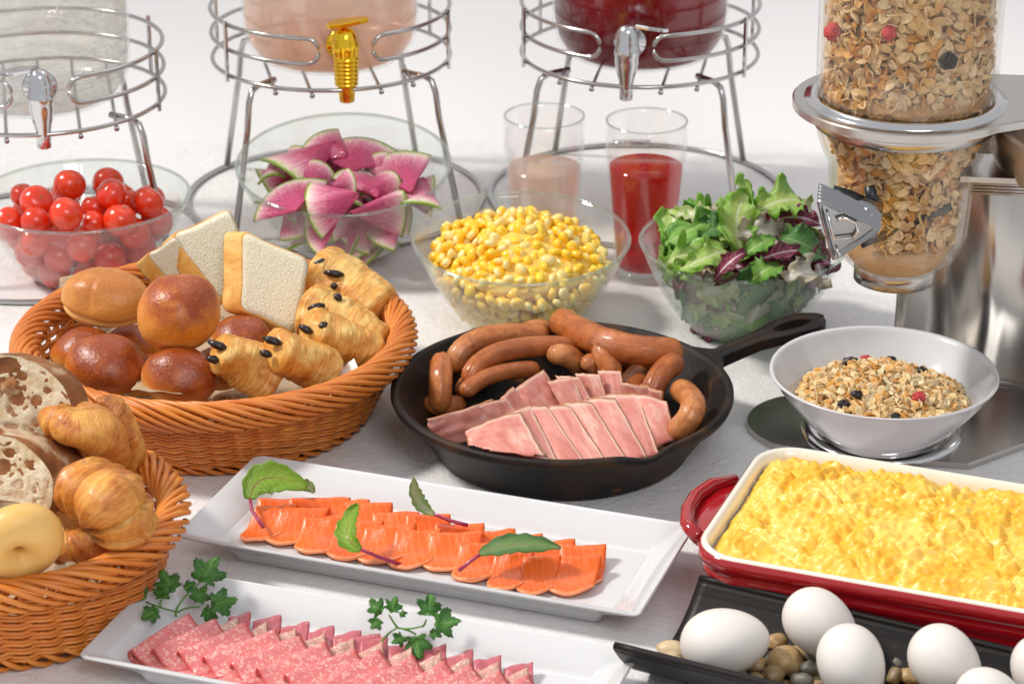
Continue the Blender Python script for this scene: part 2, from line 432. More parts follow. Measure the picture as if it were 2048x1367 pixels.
# ---------------------------------------------------------------- corn
def M_corn():
    m = M('corn_kernel_skin'); z = m.xyz(m.co('Generated'))[2]
    body = m.mix(m.rnd(), 'f7bd12', 'f9d23c'); body = m.mix(m.ramp(m.rnd(), [(.8, 0.0), (.88, 1.0)]), body, 'efd480')
    c = m.mix(m.ramp(z, [(.04, 0.0), (.3, 1.0)]), 'efdf9c', body)
    return m.done(m.pbr(c, .22, m.bump(m.noise(260, 2), .15, .0006), coat=.35, sss=.3, ssss=.004, sssc=(1, .85, .4)))
MT['corn'] = M_corn()
def kernel_mesh(i):
    def f(q):
        s = 1-.34*max(0, -q.z)-.05*q.z
        p = 4.0; n = (abs(q.x)**p+abs(q.y)**p+abs(q.z)**p)**(1/p); k = .15+.72/n
        q = q*(k*.95); return Vector((q.x*s, q.y*s, q.z))
    return mesh('corn_kernel', *blob(.0042+.0003*i, .0031+.0004*(i % 2), .0050+.0004*(i % 3), 2, .06, 1.3, i+1, f)[:2], MT['corn'])
def flake_scatter(name, meshes, samples, n_obj, lab, cat, group, stuff_name, stuff_label, sizes=(.9, 1.1), parent=None):
    """SAMPLES: (matrix) list, front ones first; the first n_obj become objects, the rest one mesh."""
    for k, mx in enumerate(samples[:n_obj]):
        o = bpy.data.objects.new(name, meshes[k % len(meshes)]); COL.objects.link(o); o.matrix_world = mx
        tag(o, lab, cat, group)
    V, F = [], []
    mats = meshes[0].materials
    for k, mx in enumerate(samples[n_obj:]):
        me = meshes[k % len(meshes)]; o_ = len(V)
        V += [mx @ v.co for v in me.vertices]; F += [tuple(i+o_ for i in p.vertices) for p in me.polygons]
    if V:
        me = mesh(stuff_name, V, F, mats[0]); o = put(stuff_name, me); tag(o, stuff_label, cat, None, 'stuff')
def rmat(P, s=1.0, tilt=pi):
    return Matrix.Translation(P) @ Euler((random.uniform(-tilt, tilt), random.uniform(-tilt, tilt), random.uniform(0, 2*pi))).to_matrix().to_4x4() @ Matrix.Scale(s, 4)
class Grid:
    def __init__(s, d): s.d = d; s.g = {}
    def ok(s, P):
        c = tuple(int(math.floor(x/s.d)) for x in P)
        for i in (-1, 0, 1):
            for j in (-1, 0, 1):
                for k in (-1, 0, 1):
                    for q in s.g.get((c[0]+i, c[1]+j, c[2]+k), ()):
                        if (P-q).length < s.d: return False
        s.g.setdefault(c, []).append(P); return True
def corn():
    o, mtx, R, h = BOWLS['corn']
    ms = [kernel_mesh(i) for i in range(5)]
    for m_ in ms: pass
    g = Grid(.0074); out = []
    def top(x, y):       # heap surface in bowl space: peak towards the back centre
        d = math.hypot(x+.004, y-.012)/ (R*.92)
        return h*.66 + .033*max(0, 1-d**1.7) + .004*noise.noise(Vector((x*60, y*60, 0)))
    for k in range(26000):
        a = random.uniform(0, 2*pi); d = R*.93*math.sqrt(random.random()); x, y = d*math.cos(a), d*math.sin(a)
        t = top(x, y)
        z = random.uniform(t-.010, t)
        if k % 3 == 0:
            z = random.uniform(.006, h*.72); rr = bowl_r(R, z/h)-.0065
            if d*math.sin(a) > .4*R: continue
            d = rr-random.uniform(0, .006); x, y = d*math.cos(a), -abs(d*math.sin(a)) if random.random() < .8 else d*math.sin(a)
        if math.hypot(x, y) > bowl_r(R, min(1, z/h))-.0060: continue
        if z > top(x, y): continue
        P = mtx @ Vector((x, y, z))
        if g.ok(P): out.append((z-top(x, y) - y*.15, P))
    out.sort(key=lambda q: -q[0])
    flake_scatter('corn_kernel', ms, [rmat(P, random.uniform(1.12, 1.42)) for _, P in out], 300,
                  'yellow corn kernel in the heap in the glass bowl', 'corn kernel', 'corn kernels heaped in the glass bowl', 'corn_kernels', 'deeper corn kernels packed inside the glass bowl')
    prof = [(.001, .004)]+[(bowl_r(R, t)-.013, h*t+.006) for t in [0, .1, .25, .4, .55]]+[(R*.72, h*.62+.01), (R*.5, h*.62+.018), (R*.2, h*.62+.030), (.001, h*.62+.033)]
    m = M('packed_corn'); core = m.done(m.pbr(m.mix(m.vor(130, out='Color'), 'e8b13a', 'f0cf6a'), .4, m.bump(m.vor(130), .8, .003)))
    c = mo('corn_filling', lathe(prof, 48), core); c.matrix_world = mtx; tag(c, 'packed yellow corn deep inside the glass bowl', 'corn', None, 'stuff')
corn()
# ---------------------------------------------------------------- leaves
def M_leaf(name, edge, mid, vein, rib=.06, rough=.35, spots=None, tl=.35):
    m = M(name); uv = m.co('UV'); x = m.xyz(uv); v = m.math('ABSOLUTE', m.math('SUBTRACT', x[1], .5))
    vv = m.math('MULTIPLY', v, 2.0)
    nz = m.noise(4, 4, m.co('UV'), .5)
    c = m.mix(m.ramp(m.math('ADD', vv, m.math('MULTIPLY', m.math('SUBTRACT', nz, .5), .9)), [(.15, 0.0), (.8, 1.0)]), mid, edge)
    sv = m.math('ABSOLUTE', m.math('SUBTRACT', m.math('FRACT', m.math('SUBTRACT', m.math('MULTIPLY', x[0], 8.0), m.math('MULTIPLY', vv, 1.6))), .5))
    side = m.ramp(sv, [(.0, .7), (.10, 0.0)])
    ribm = m.ramp(m.math('ADD', v, m.math('MULTIPLY', x[0], .02)), [(rib*.4, 1.0), (rib, 0.0)])
    c = m.mix(m.math('MAXIMUM', ribm, m.math('MULTIPLY', side, .55)), c, vein)
    if spots: c = m.mix(m.ramp(m.noise(3.2, 4, uv), [(.5, 0.0), (.62, 1.0)]), c, spots)
    hgt = m.math('ADD', m.math('MULTIPLY', side, .5), m.noise(24, 4, uv))
    p = m.pbr(c, rough, m.bump(hgt, .5, .0014), coat=.25, coatr=.2)
    t = m.n('BsdfTranslucent', None, Color=c).outputs[0]
    return m.done(m.mixs(tl, p, t))
MT['frilly'] = M_leaf('frilly_lettuce', '8fc244', 'c2d876', 'e4ecc0')
MT['pale'] = M_leaf('pale_lettuce', 'bcc97c', 'e2e6bc', 'f2f4de', .12)
MT['green'] = M_leaf('green_leaf', '68a632', '92c450', 'cfe4a4', .05)
MT['dark'] = M_leaf('dark_green_leaf', '427c32', '5c9842', 'a2c084', .04)
MT['purple'] = M_leaf('radicchio', '7a1838', 'a02c54', 'f0dfe6', .09)
MT['brownish'] = M_leaf('red_tipped_lettuce', '6a4638', 'b4a578', 'e4dcc0', .1)
MT['white'] = M_leaf('blanched_leaf', 'c9bfa6', 'e6e0d2', 'f5f2ea', .12)
MT['chard'] = M_leaf('baby_chard', '80ae20', '9cc43a', 'a0504c', .035, .4)
MT['chard_dark'] = M_leaf('baby_chard_dark', '4f7f3a', '7da35c', 'a86a60', .03, .4)
MT['chard_pale'] = M_leaf('baby_chard_underside', '8fae5a', 'b9cc98', 'c28e8e', .035, .4)
MT['stem_red'] = M_simple('magenta_stem', '9c2650', .35, coat=.3)
MT['stem_green'] = M_simple('green_stem', '5c8a3c', .4)
MT['parsley'] = M_leaf('parsley_leaf', '356f26', '4f8d33', '86b65a', .03, .45)
def leaf_geo(A, Mp, B, wd, nrm, ruf=.25, freq=7, fold=.3, seed=0, lob=.12, shape='oval', nu=30, nv=18, th=.0005):
    """midrib A -> Mp -> B (bezier), full width WD, NRM the upper side."""
    mid = bez(A, Mp, B, nu+1)
    def f(u, v):
        i = min(int(round(u*nu)), nu); P = mid[i]; t = (mid[min(i+1, nu)]-mid[max(i-1, 0)]).normalized()
        n = (nrm-t*nrm.dot(t)).normalized(); s = t.cross(n)
        c = 2*v-1; e = abs(c)
        if shape == 'oval': w_ = math.sin(pi*min(1, u*.93+.05))**.7
        elif shape == 'fan': w_ = (.25+.75*min(1, u*1.4))*(1 if u < .8 else math.sqrt(max(0, 1-((u-.8)/.2)**2)*.9+.1))
        elif shape == 'spear': w_ = (math.sin(pi*u**1.6)**.9)*(.9) if u < 1 else 0
        elif shape == 'arugula': w_ = (.15+.85*abs(math.sin(u*pi*3.2))**.6)*(.4+.6*u)*(1 if u < .75 else math.sqrt(max(0, 1-((u-.75)/.25)**2)))
        w_ = max(w_, .03)*(1+lob*noise.noise(Vector((u*9+seed, c*2, seed)))+lob*.8*math.sin(u*freq*5+seed)*e)
        r = ruf*wd*e*e*(math.sin(u*freq*2+seed+c*2)*.32+noise.noise(Vector((u*freq, c*3+seed, seed*2)))*.55)
        return P + s*(c*w_*wd/2*(1-.25*fold*e)) + n*(fold*wd*.35*e**1.5*w_ + r)
    return sheet(f, nu, nv, th)
def leaf(kind, A, Mp, B, wd, nrm, lab=None, name='salad_leaf', cat='salad leaf', group='salad leaves in the glass bowl', **kw):
    o = mo(name, leaf_geo(A, Mp, B, wd, nrm, **kw), MT[kind])
    return tag(o, lab, cat, group)
def salad():
    o, mtx, R, h = BOWLS['salad']; toC = -FW
    D = [ # kind, base px, mid px, tip px, z's, width px, shape, label
        ('green', (1480, 408), (1420, 440), (1325, 490), (.100, .105, .085), 95, 'arugula', 'long bright green leaf lying across the glass on the drink side', .35),
        ('frilly', (1480, 500), (1460, 430), (1495, 385), (.090, .115, .125), 92, 'oval', 'upright bright green leaf at the top with a pale midrib', .4),
        ('frilly', (1500, 440), (1540, 395), (1600, 400), (.105, .12, .115), 100, 'fan', 'pale yellow green frilly leaf standing at the very back', .5),
        ('frilly', (1470, 420), (1490, 385), (1480, 372), (.11, .12, .13), 60, 'fan', 'curly light green tip, highest in the salad', .5),
        ('white', (1475, 470), (1520, 450), (1560, 480), (.10, .11, .09), 90, 'fan', 'creamy grey pale leaf folded in the middle of the salad', .5),
        ('purple', (1555, 440), (1600, 425), (1640, 450), (.10, .112, .10), 52, 'oval', 'dark purple leaf with a pale rib beside the triangular knob', .35),
        ('dark', (1560, 475), (1600, 480), (1650, 510), (.095, .10, .08), 90, 'oval', 'smooth dark green leaf under the purple one by the knob', .15),
        ('purple', (1500, 530), (1540, 505), (1600, 500), (.085, .10, .09), 46, 'fan', 'crumpled burgundy leaf in the centre front', .6),
        ('purple', (1430, 560), (1455, 520), (1490, 505), (.078, .10, .10), 42, 'oval', 'purple leaf with a pink rib leaning on the front rim', .35),
        ('frilly', (1330, 530), (1370, 495), (1420, 520), (.082, .095, .08), 80, 'fan', 'frilly green leaf at the drink side edge of the bowl', .7),
        ('frilly', (1350, 545), (1410, 515), (1450, 500), (.08, .10, .095), 70, 'fan', 'curly green lettuce piece below the long leaf', .7),
        ('green', (1505, 560), (1530, 535), (1560, 530), (.078, .092, .085), 70, 'oval', 'small bright green leaf crossing the front rim', .3),
        ('green', (1495, 505), (1520, 485), (1548, 475), (.095, .105, .10), 45, 'oval', 'tiny light green leaf standing in the centre', .4),
        ('white', (1570, 560), (1610, 530), (1640, 555), (.08, .092, .07), 85, 'fan', 'pale torn leaf touching the rim by the spout', .6),
        ('pale', (1345, 430), (1380, 425), (1420, 430), (.09, .10, .10), 52, 'fan', 'pale leaf behind the long green one near the red drink', .5),
        ('brownish', (1400, 540), (1430, 545), (1450, 555), (.08, .085, .07), 60, 'fan', 'brown tipped curly lettuce behind the front rim', .7),
        ('purple', (1600, 500), (1630, 510), (1665, 530), (.085, .09, .07), 60, 'fan', 'purple leaf folded against the glass below the knob', .6),
        ('pale', (1570, 415), (1600, 405), (1625, 425), (.10, .11, .10), 50, 'fan', 'light green leaf scrap at the back beside the purple leaf', .5),
        ('dark', (1390, 470), (1430, 450), (1470, 460), (.09, .10, .09), 70, 'oval', 'dark leaf shaded under the long green leaf', .3),
        ('frilly', (1440, 480), (1480, 460), (1510, 480), (.092, .1, .09), 70, 'fan', 'light curly leaf behind the burgundy leaf', .6)]
    for i, (k, a, b, c, zz, wp, shp, lab, rf) in enumerate(D):
        A, B_, C_ = W(*a, zz[0]), W(*b, zz[1]), W(*c, zz[2])
        leaf(k, A, B_, C_, wp/k_of(B_), toC*.6+Z*.7+Vector((.25*math.sin(i*2.1), 0, 0)), lab, ruf=rf, seed=i*1.7, shape=shp, freq=6 if shp == 'arugula' else 8, fold=.2+.3*((i*37) % 10)/10, lob=.16)
    LW = dict(frilly='light frilly green', green='bright green', dark='dark green', pale='pale green', purple='purple', brownish='brown tipped', white='creamy white')
    F_ = ['frilly', 'green', 'dark', 'pale', 'purple', 'frilly', 'green', 'brownish', 'frilly', 'dark', 'white']
    for i in range(100):
        ang = random.uniform(0, 2*pi); low = i < 62
        z = random.uniform(.012, .066) if low else random.uniform(.05, .085)
        rr = bowl_r(R, min(1, z/h))-.010
        d = rr*(.93 if low else random.uniform(.1, .85))
        P = mtx @ Vector((d*math.cos(ang), d*math.sin(ang), z))
        out = Vector((math.cos(ang), math.sin(ang), 0)); tg = Vector((-out.y, out.x, 0))
        dr = (tg*random.uniform(-1, 1)+Z*random.uniform(-.5, .9)).normalized() if low else Vector((random.uniform(-1, 1), random.uniform(-1, 1), random.uniform(-.1, .6))).normalized()
        ln = random.uniform(.018, .028)
        kk = F_[i % len(F_)] if math.cos(ang) < .3 or i % 2 else 'purple'
        m_ = P + out*(.001 if low else .004)
        A, B_ = P-dr*ln, P+dr*ln
        if low:
            for q in (A, B_):
                v = mtx.inverted() @ q; r_ = math.hypot(v.x, v.y); lim = bowl_r(R, max(0, min(1, v.z/h)))-.008
                if v.z < .006: v.z = .006
                if r_ > lim: v.x *= lim/r_; v.y *= lim/r_
                q[:] = (mtx @ v)[:]
        leaf(kk, A, m_, B_, random.uniform(.024, .04), out if low else Z+out*.5, (LW[kk]+(' leaf pressed against the inside of the glass, ' if low else ' torn leaf inside the salad heap, ')+('skillet side' if math.sin(ang) < -.5 else 'dispenser side' if math.sin(ang) > .5 else 'knob side' if math.cos(ang) > 0 else 'corn side')),
             ruf=.25 if low else .6, seed=i*.77, shape='fan' if i % 3 else 'oval', nu=16, nv=12, freq=7, fold=-.1 if low else .3, lob=.15)
salad()
# ---------------------------------------------------------------- drinks in glasses
def M_liquid(name, tint, body, dens, rough=.05):
    m = M(name); lw = m.n('LayerWeight', None, Blend=.35).outputs['Facing']
    tr = m.n('BsdfTransparent', None, Color=L(tint)).outputs[0]
    d = m.mixs(.5, m.n('BsdfDiffuse', None, Color=L(body)).outputs[0], m.n('BsdfTranslucent', None, Color=L(body)).outputs[0])
    a = m.mixs(dens, tr, d)
    return m.done(m.mixs(m.math('MULTIPLY_ADD', m.math('POWER', lw, 4.0), .4, .04), a, m.n('BsdfGlossy', None, Roughness=rough).outputs[0]))
MT['pink_liq'] = M_liquid('cloudy_pink_drink', 'fdf0e8', 'fbe4d6', .45)
MT['red_liq'] = M_liquid('clear_red_drink', 'ea3a34', 'd81c22', .38)
def glass(cx, y0, yb, w0, wb, ytop, ybase, label, liq, dl):
    base = W(cx[1], ybase, 0); h = hz(base, y0); rc = Vector((base.x, base.y, h)); R = w0/2/k_of(rc); rb = wb/2/k_of(base)
    o = root('drinking_glass', label, 'glass', base)
    th = .0016
    rr = lambda t: rb+(R-rb)*min(1, (t/.85))**.8
    prof = [(.0005, 0), (rb*.9, 0), (rb, .002)]+[(rr(t), h*t) for t in [.04]+[i/24 for i in range(2, 25)]]
    inner = [(rr(t)-th, h*t) for t in reversed([.07]+[i/24 for i in range(3, 25)])]+[(rb*.8, .009), (.0005, .009)]
    mo('glass_wall', lathe(prof+inner, 64), MT['jarglass'], o)
    mo('rim', tube([Vector(((R-th/2)*math.cos(2*pi*i/64), (R-th/2)*math.sin(2*pi*i/64), h)) for i in range(64)], .0010, 8, True), MT['glassrim'], o)
    mo('glass_foot', lathe([(.0005, .0015), (rb*.93, .0015), (rb*.96, .004), (rb*.9, .0085), (.0005, .0085)], 48), MT['glassrim'], o)
    zl = hz(base, ytop)
    lp = [(.0005, .0095), (rb*.78, .0095)]+[(rr(t)-th-.0006, h*t) for t in [i/24 for i in range(2, 25)] if h*t < zl and h*t > .010]+[(rr(zl/h)-th-.0006, zl), (.0005, zl-.0005)]
    mo('drink', lathe(lp, 64), MT[liq], o)['label'] = dl
    return o
glass((1085, 1087), 231, 0, 163, 122, 333, 535, 'tall clear glass two thirds full of cloudy pale pink drink', 'pink_liq', 'cloudy pale pink drink')
glass((1292, 1287), 241, 0, 165, 108, 331, 552, 'tall clear glass two thirds full of clear red drink', 'red_liq', 'clear red drink')
# ---------------------------------------------------------------- drink dispensers
def M_jarliq(name, stops, rough=.12, sss=.3, bumpy=.0, alpha=None):
    m = M(name); z = m.xyz(m.co('Generated'))[2]
    c = m.ramp(z, stops)
    c = m.mix(m.ramp(m.noise(14, 3, m.co('Object', (1, 1, .25))), [(.35, 0.0), (.75, .35)]), c, stops[-1][1])
    nb = m.bump(m.noise(26, 4, m.co('Object', (1, 1, .5)), .6), bumpy, .004)
    sh = m.pbr(c, rough, nb, coat=.4)
    rf = m.n('BsdfTransparent', None, Color=c).outputs[0]
    return m.done(m.mixs(sss, sh, rf))
MT['jar_pink'] = M_jarliq('peach_drink_in_jar', [(0.0, 'fbd6b6'), (.20, 'fbdcc6'), (.42, 'fbe8de'), (1.0, 'fcf2ee')], .15, .36, .1)
MT['jar_red'] = M_jarliq('dark_red_drink_in_jar', [(0.0, '981222'), (.12, '860f1e'), (.24, '9c1422'), (.34, 'ac1a24'), (1.0, 'b41c28')], .12, .45, .15)
def M_ice():
    m = M('iced_water'); h = m.noise(24, 5, m.co('Object', (1, 1, 3.2)), .9, .6)
    z = m.xyz(m.co('Generated'))[2]
    bands = m.math('MULTIPLY', m.math('SINE', m.math('MULTIPLY', z, 52.0)), .16)
    nb = m.bump(m.math('ADD', h, bands), 1.0, .010)
    tr = m.n('BsdfTransparent', None, Color=L('fbfbf8')).outputs[0]
    d = m.mixs(.5, m.n('BsdfDiffuse', None, Color=L('eeeeea'), Normal=nb).outputs[0], m.n('BsdfTranslucent', None, Color=L('f0ecd4'), Normal=nb).outputs[0])
    g = m.n('BsdfGlossy', None, Roughness=.1, Normal=nb).outputs[0]
    return m.done(m.mixs(m.math('MULTIPLY_ADD', m.n('Fresnel', None, IOR=1.35, Normal=nb).outputs[0], .5, .04), m.mixs(m.ramp(h, [(.35, .04), (.65, .20)]), tr, d), g))
MT['jar_ice'] = M_ice()
def ring_pts(r, z, a0, a1, n): return [Vector((r*math.sin(a), -r*math.cos(a), z)) for a in [a0+(a1-a0)*i/(n-1) for i in range(n)]]   # angle 0 faces the camera
Z0 = hz(W(675, 397), 108)
def dispenser(cx, cy, yawd, tapstyle, liq, jl, sl, tl, jz=.0):
    c = W(cx, cy, Z0); c.z = 0; yaw = R_(yawd); k = k_of(c+Z*Z0); R = 240/22.6/100; r = .0020
    o = root('drink_dispenser_stand', sl, 'dispenser stand', c, 'chrome wire dispenser stands')
    wm = MT['wire']
    z0, z1, z2 = Z0, Z0+.0235, Z0+.0460
    mo('bottom_ring', tube(ring_pts(R, z0, 0, 2*pi*71/72, 72), r, 8, True), wm, o)
    g = R_(18.5)
    pts = ring_pts(R, z2, yaw+g, yaw+2*pi-g, 96)
    hh = (z2-z1)/2; mid = (z1+z2)/2
    ul = [Vector((R*math.sin(yaw-g+ .105*math.sin(t)), -R*math.cos(yaw-g+.105*math.sin(t)), mid+hh*math.cos(t))) for t in [pi*i/10 for i in range(1, 10)]]
    pts += ul + ring_pts(R, z1, yaw+2*pi-g, yaw+g, 96)
    pts += [Vector((R*math.sin(yaw+g-.105*math.sin(t)), -R*math.cos(yaw+g-.105*math.sin(t)), mid-hh*math.cos(t))) for t in [pi*i/10 for i in range(1, 10)]]
    mo('guard_loop', tube(pts, r, 8, True, up=Z), wm, o)
    for s in (-1, 1):
        for b in (63, 117):
            a = yaw+s*R_(b); u = Vector((math.sin(a), -math.cos(a), 0))
            P = u*(R+.0035)
            bx = tube([P+Z*(z0-.004), P+Z*(z2+.004)], .0030, 4, flat=.6)
            mo('upright_bar', bx, wm, o, smooth=False)
    for i in range(-2, 3):
        x = i*.030; y = math.sqrt(R*R-x*x)+.0025
        d = Vector((math.sin(yaw), -math.cos(yaw), 0)); e = Vector((d.y, -d.x, 0))
        mo('support_wire', tube([e*x - d*y*1.0 + Z*(z0-.0038), e*x + d*(y-.004)+Z*(z0-.0038), e*x + d*(y-.001)+Z*(z0-.0048)], [.0017, .0017, .0024], 8), wm, o)
    Rb = .135
    mo('base_ring', tube(ring_pts(Rb, .0025, 0, 2*pi*89/90, 90), .0025, 8, True), wm, o)
    for a in (yaw-R_(48), yaw+R_(48), yaw+pi-R_(42), yaw+pi+R_(42)):
        u = Vector((math.sin(a), -math.cos(a), 0))
        P = [u*(R*.72)+Z*(z0-.0045), u*(R*.93)+Z*(z0-.0045), u*(R*1.0)+Z*(z0-.0075), u*(R*1.04)+Z*(z0-.018), u*(R*1.07)+Z*(z0-.04), u*Rb+Z*.003]
        mo('leg', tube(P, .0029, 8), wm, o)
    a = R_(28); P = ring_pts(Rb, .0025, a+pi*.8, a+pi*.8+.26, 6)
    mo('joining_sleeve', tube(P, .0045, 8), wm, o)
    # jar
    j = root('drink_dispenser', jl, 'drink dispenser', c+Z*(z0-.0035), 'glass jar drink dispensers')
    Rj = .0785
    prof = [(.0005, 0), (.040, .0003), (.060, .002), (.0685, .007), (.0745, .0165), (Rj, .033), (Rj+.001, .08), (Rj+.002, .15), (Rj+.003, .26)]
    mo('glass_jar', lathe(prof, 80), MT['jarglass'], j)
    lp = [(max(.0005, r_-.0022), z_+.002) for r_, z_ in prof]; lp[-1] = (lp[-1][0], .235); lp.append((.0005, .235))
    mo('drink', lathe(lp, 80), MT[liq], j)
    # tap
    d = Vector((math.sin(yaw), -math.cos(yaw), 0)); M1 = Matrix.Translation(d*(Rj-.001)+Z*.036) @ d.to_track_quat('Z', 'Y').to_matrix().to_4x4()
    tm = MT['gold'] if tapstyle == 'gold' else MT['chrome']
    fl = lathe([(.0005, 0), (.0135, 0), (.0145, .002), (.0135, .004), (.009, .0055), (.0075, .008), (.0065, .018), (.0005, .019)], 40)
    tp = mo('tap', xf(fl, M1), tm, j, ); tp['label'] = tl
    P = d*(Rj+.0235)+Z*.0
    if tapstyle == 'gold':
        pr = [(.0005, -.008), (.0062, -.008), (.0066, -.0075), (.0076, .004), (.0082, .006)]
        for i in range(7): zz = .0065+i*.0037; pr += [(.0086+i*.0003, zz), (.0101+i*.0002, zz+.0008), (.0101+i*.0002, zz+.0024), (.0086+i*.0003, zz+.0032)]
        pr += [(.0108, .033), (.0115, .036), (.0118, .041), (.0112, .044), (.0105, .047), (.0085, .054), (.005, .057), (.0005, .058)]
        fl_ = lambda r_, z_, a: (r_*(1-.06*(.5+.5*math.cos(a*14)) if .031 < z_ < .0435 or z_ < .004 else r_), z_)
        body = lathe(pr, 84, mod=lambda r_, z_, a: ((r_*(1-.05*(.5+.5*math.cos(a*14)))) if (z_ < .005 or .0325 < z_ < .045) else r_, z_))
        lev = [(-.006, -.0065), (.004, -.008), (.020, -.0055), (.027, -.004), (.028, 0), (.027, .004), (.020, .0055), (.004, .008), (-.006, .0065), (-.0085, 0)]
        lv = prism(lev, .0595, .0635, .001); la = R_(8)
    else:
        pr = [(.0005, -.009), (.0052, -.009), (.0058, -.0085), (.0062, .004), (.0085, .015), (.0102, .024), (.0104, .030), (.0110, .031), (.0110, .036), (.0102, .037), (.0098, .045), (.0082, .053), (.0055, .057), (.0005, .058)]
        body = lathe(pr, 48)
        lev = [(-.007, -.006), (.004, -.0085), (.018, -.008), (.024, -.005), (.0255, 0), (.024, .005), (.018, .008), (.004, .0085), (-.007, .006)]
        lv = prism(lev, .056, .059, .001); la = R_(15 if tapstyle == 'chrome' else 160)
    bb = mo('tap_body', xf(body, Matrix.Translation(P)), tm, tp)
    lo = mo('lever', xf(lv, Matrix.Translation(P) @ Matrix.Rotation(la, 4, 'Z') @ Matrix.Rotation(R_(-7 if tapstyle == 'gold' else 12), 4, 'Y')), tm, tp, smooth=False)
    return j
dispenser(663, 108, 11, 'gold', 'jar_pink', 'glass jar drink dispenser filled with peach pink drink, gold tap', 'chrome wire stand carrying the peach pink drink jar', 'ribbed gold plastic tap')
dispenser(1279, 102, -9, 'chrome', 'jar_red', 'glass jar drink dispenser filled with dark red drink, chrome tap', 'chrome wire stand carrying the dark red drink jar', 'chrome tap with flat lever')
dispenser(80, 190, 11, 'chrome2', 'jar_ice', 'glass jar drink dispenser of iced clear water, chrome tap', 'chrome wire stand carrying the clear iced water jar', 'chrome tap with round flange')
# ---------------------------------------------------------------- oats
def M_oat():
    m = M('oat_flake_skin'); r = m.rnd()
    c = m.ramp(r, [(0.0, 'd0a668'), (.2, 'e4c896'), (.5, 'efdcb2'), (.75, 'e4c084'), (.88, 'dda24a'), (1.0, 'c78c48')])
    c = m.mix(m.ramp(m.noise(500, 3), [(.4, 0.0), (.7, .35)]), c, 'a9743e')
    return m.done(m.pbr(c, .6, m.bump(m.noise(700, 3), .5, .0006)))
MT['oat'] = M_oat()
MT['oatcore'] = (lambda m: m.done(m.pbr(m.mix(m.vor(140, out='Color'), 'a8763c', 'c99b5e'), .8, m.bump(m.vor(160), 1.0, .003))))(M('packed_oats'))
MT['raisin'] = (lambda m: m.done(m.pbr('1c1014', .3, m.bump(m.noise(300, 4), .9, .002), coat=.2)))(M('raisin_skin'))
MT['berry'] = (lambda m: m.done(m.pbr(m.mix(m.noise(300, 3), 'b3202c', 'd65a5a'), .6, m.bump(m.vor(700), .8, .001))))(M('freeze_dried_berry'))
MT['dust'] = (lambda m: m.done(m.pbr(m.mix(m.noise(700, 5), 'b98d5c', 'd9b98c'), .9, m.bump(m.noise(900, 4), .8, .001))))(M('oat_dust'))
def oat_meshes():
    out = []
    for i in range(6):
        a, b = .0052+.0006*(i % 3), .0036+.0004*(i % 2); cu = (.5, .2, .8, .3, .6, 1.3)[i]
        V, F = [], []
        for s in (1, -1):
            for rr in (0, .55, 1.0):
                n = 1 if rr == 0 else 10
                for j in range(n):
                    t = 2*pi*j/n; x, y = a*rr*math.cos(t), b*rr*math.sin(t)*(1+.06*math.sin(3*t+i))
                    z = cu*.5*(y*y/b*.9 + .15*x*x/a) + .0007*math.sin(t*2+i)*rr + s*(.0006*(1-rr*.6)) - (.0007 if abs(y) < .0006 and rr < .9 else 0)
                    V.append(Vector((x, y, z)))
        for s in (0, 1):
            o = s*21
            for j in range(10):
                q = (j+1) % 10; tri = (o, o+1+j, o+1+q); qd = (o+1+j, o+11+j, o+11+q, o+1+q)
                F += [tri, qd] if s == 0 else [tri[::-1], qd[::-1]]
        for j in range(10): q = (j+1) % 10; F.append((11+j, 32+j, 32+q, 11+q))
        out.append(mesh('oat_flake', V, F, MT['oat']))
    return out
OATS = oat_meshes()
def omat(P, up, s, t=.8):
    e = Vector((random.uniform(-t, t), random.uniform(-t, t), random.uniform(-t, t))) + up
    return Matrix.Translation(P) @ e.to_track_quat('Z', 'Y').to_matrix().to_4x4() @ Matrix.Rotation(random.uniform(0, 6.3), 4, 'Z') @ Matrix.Scale(s, 4)
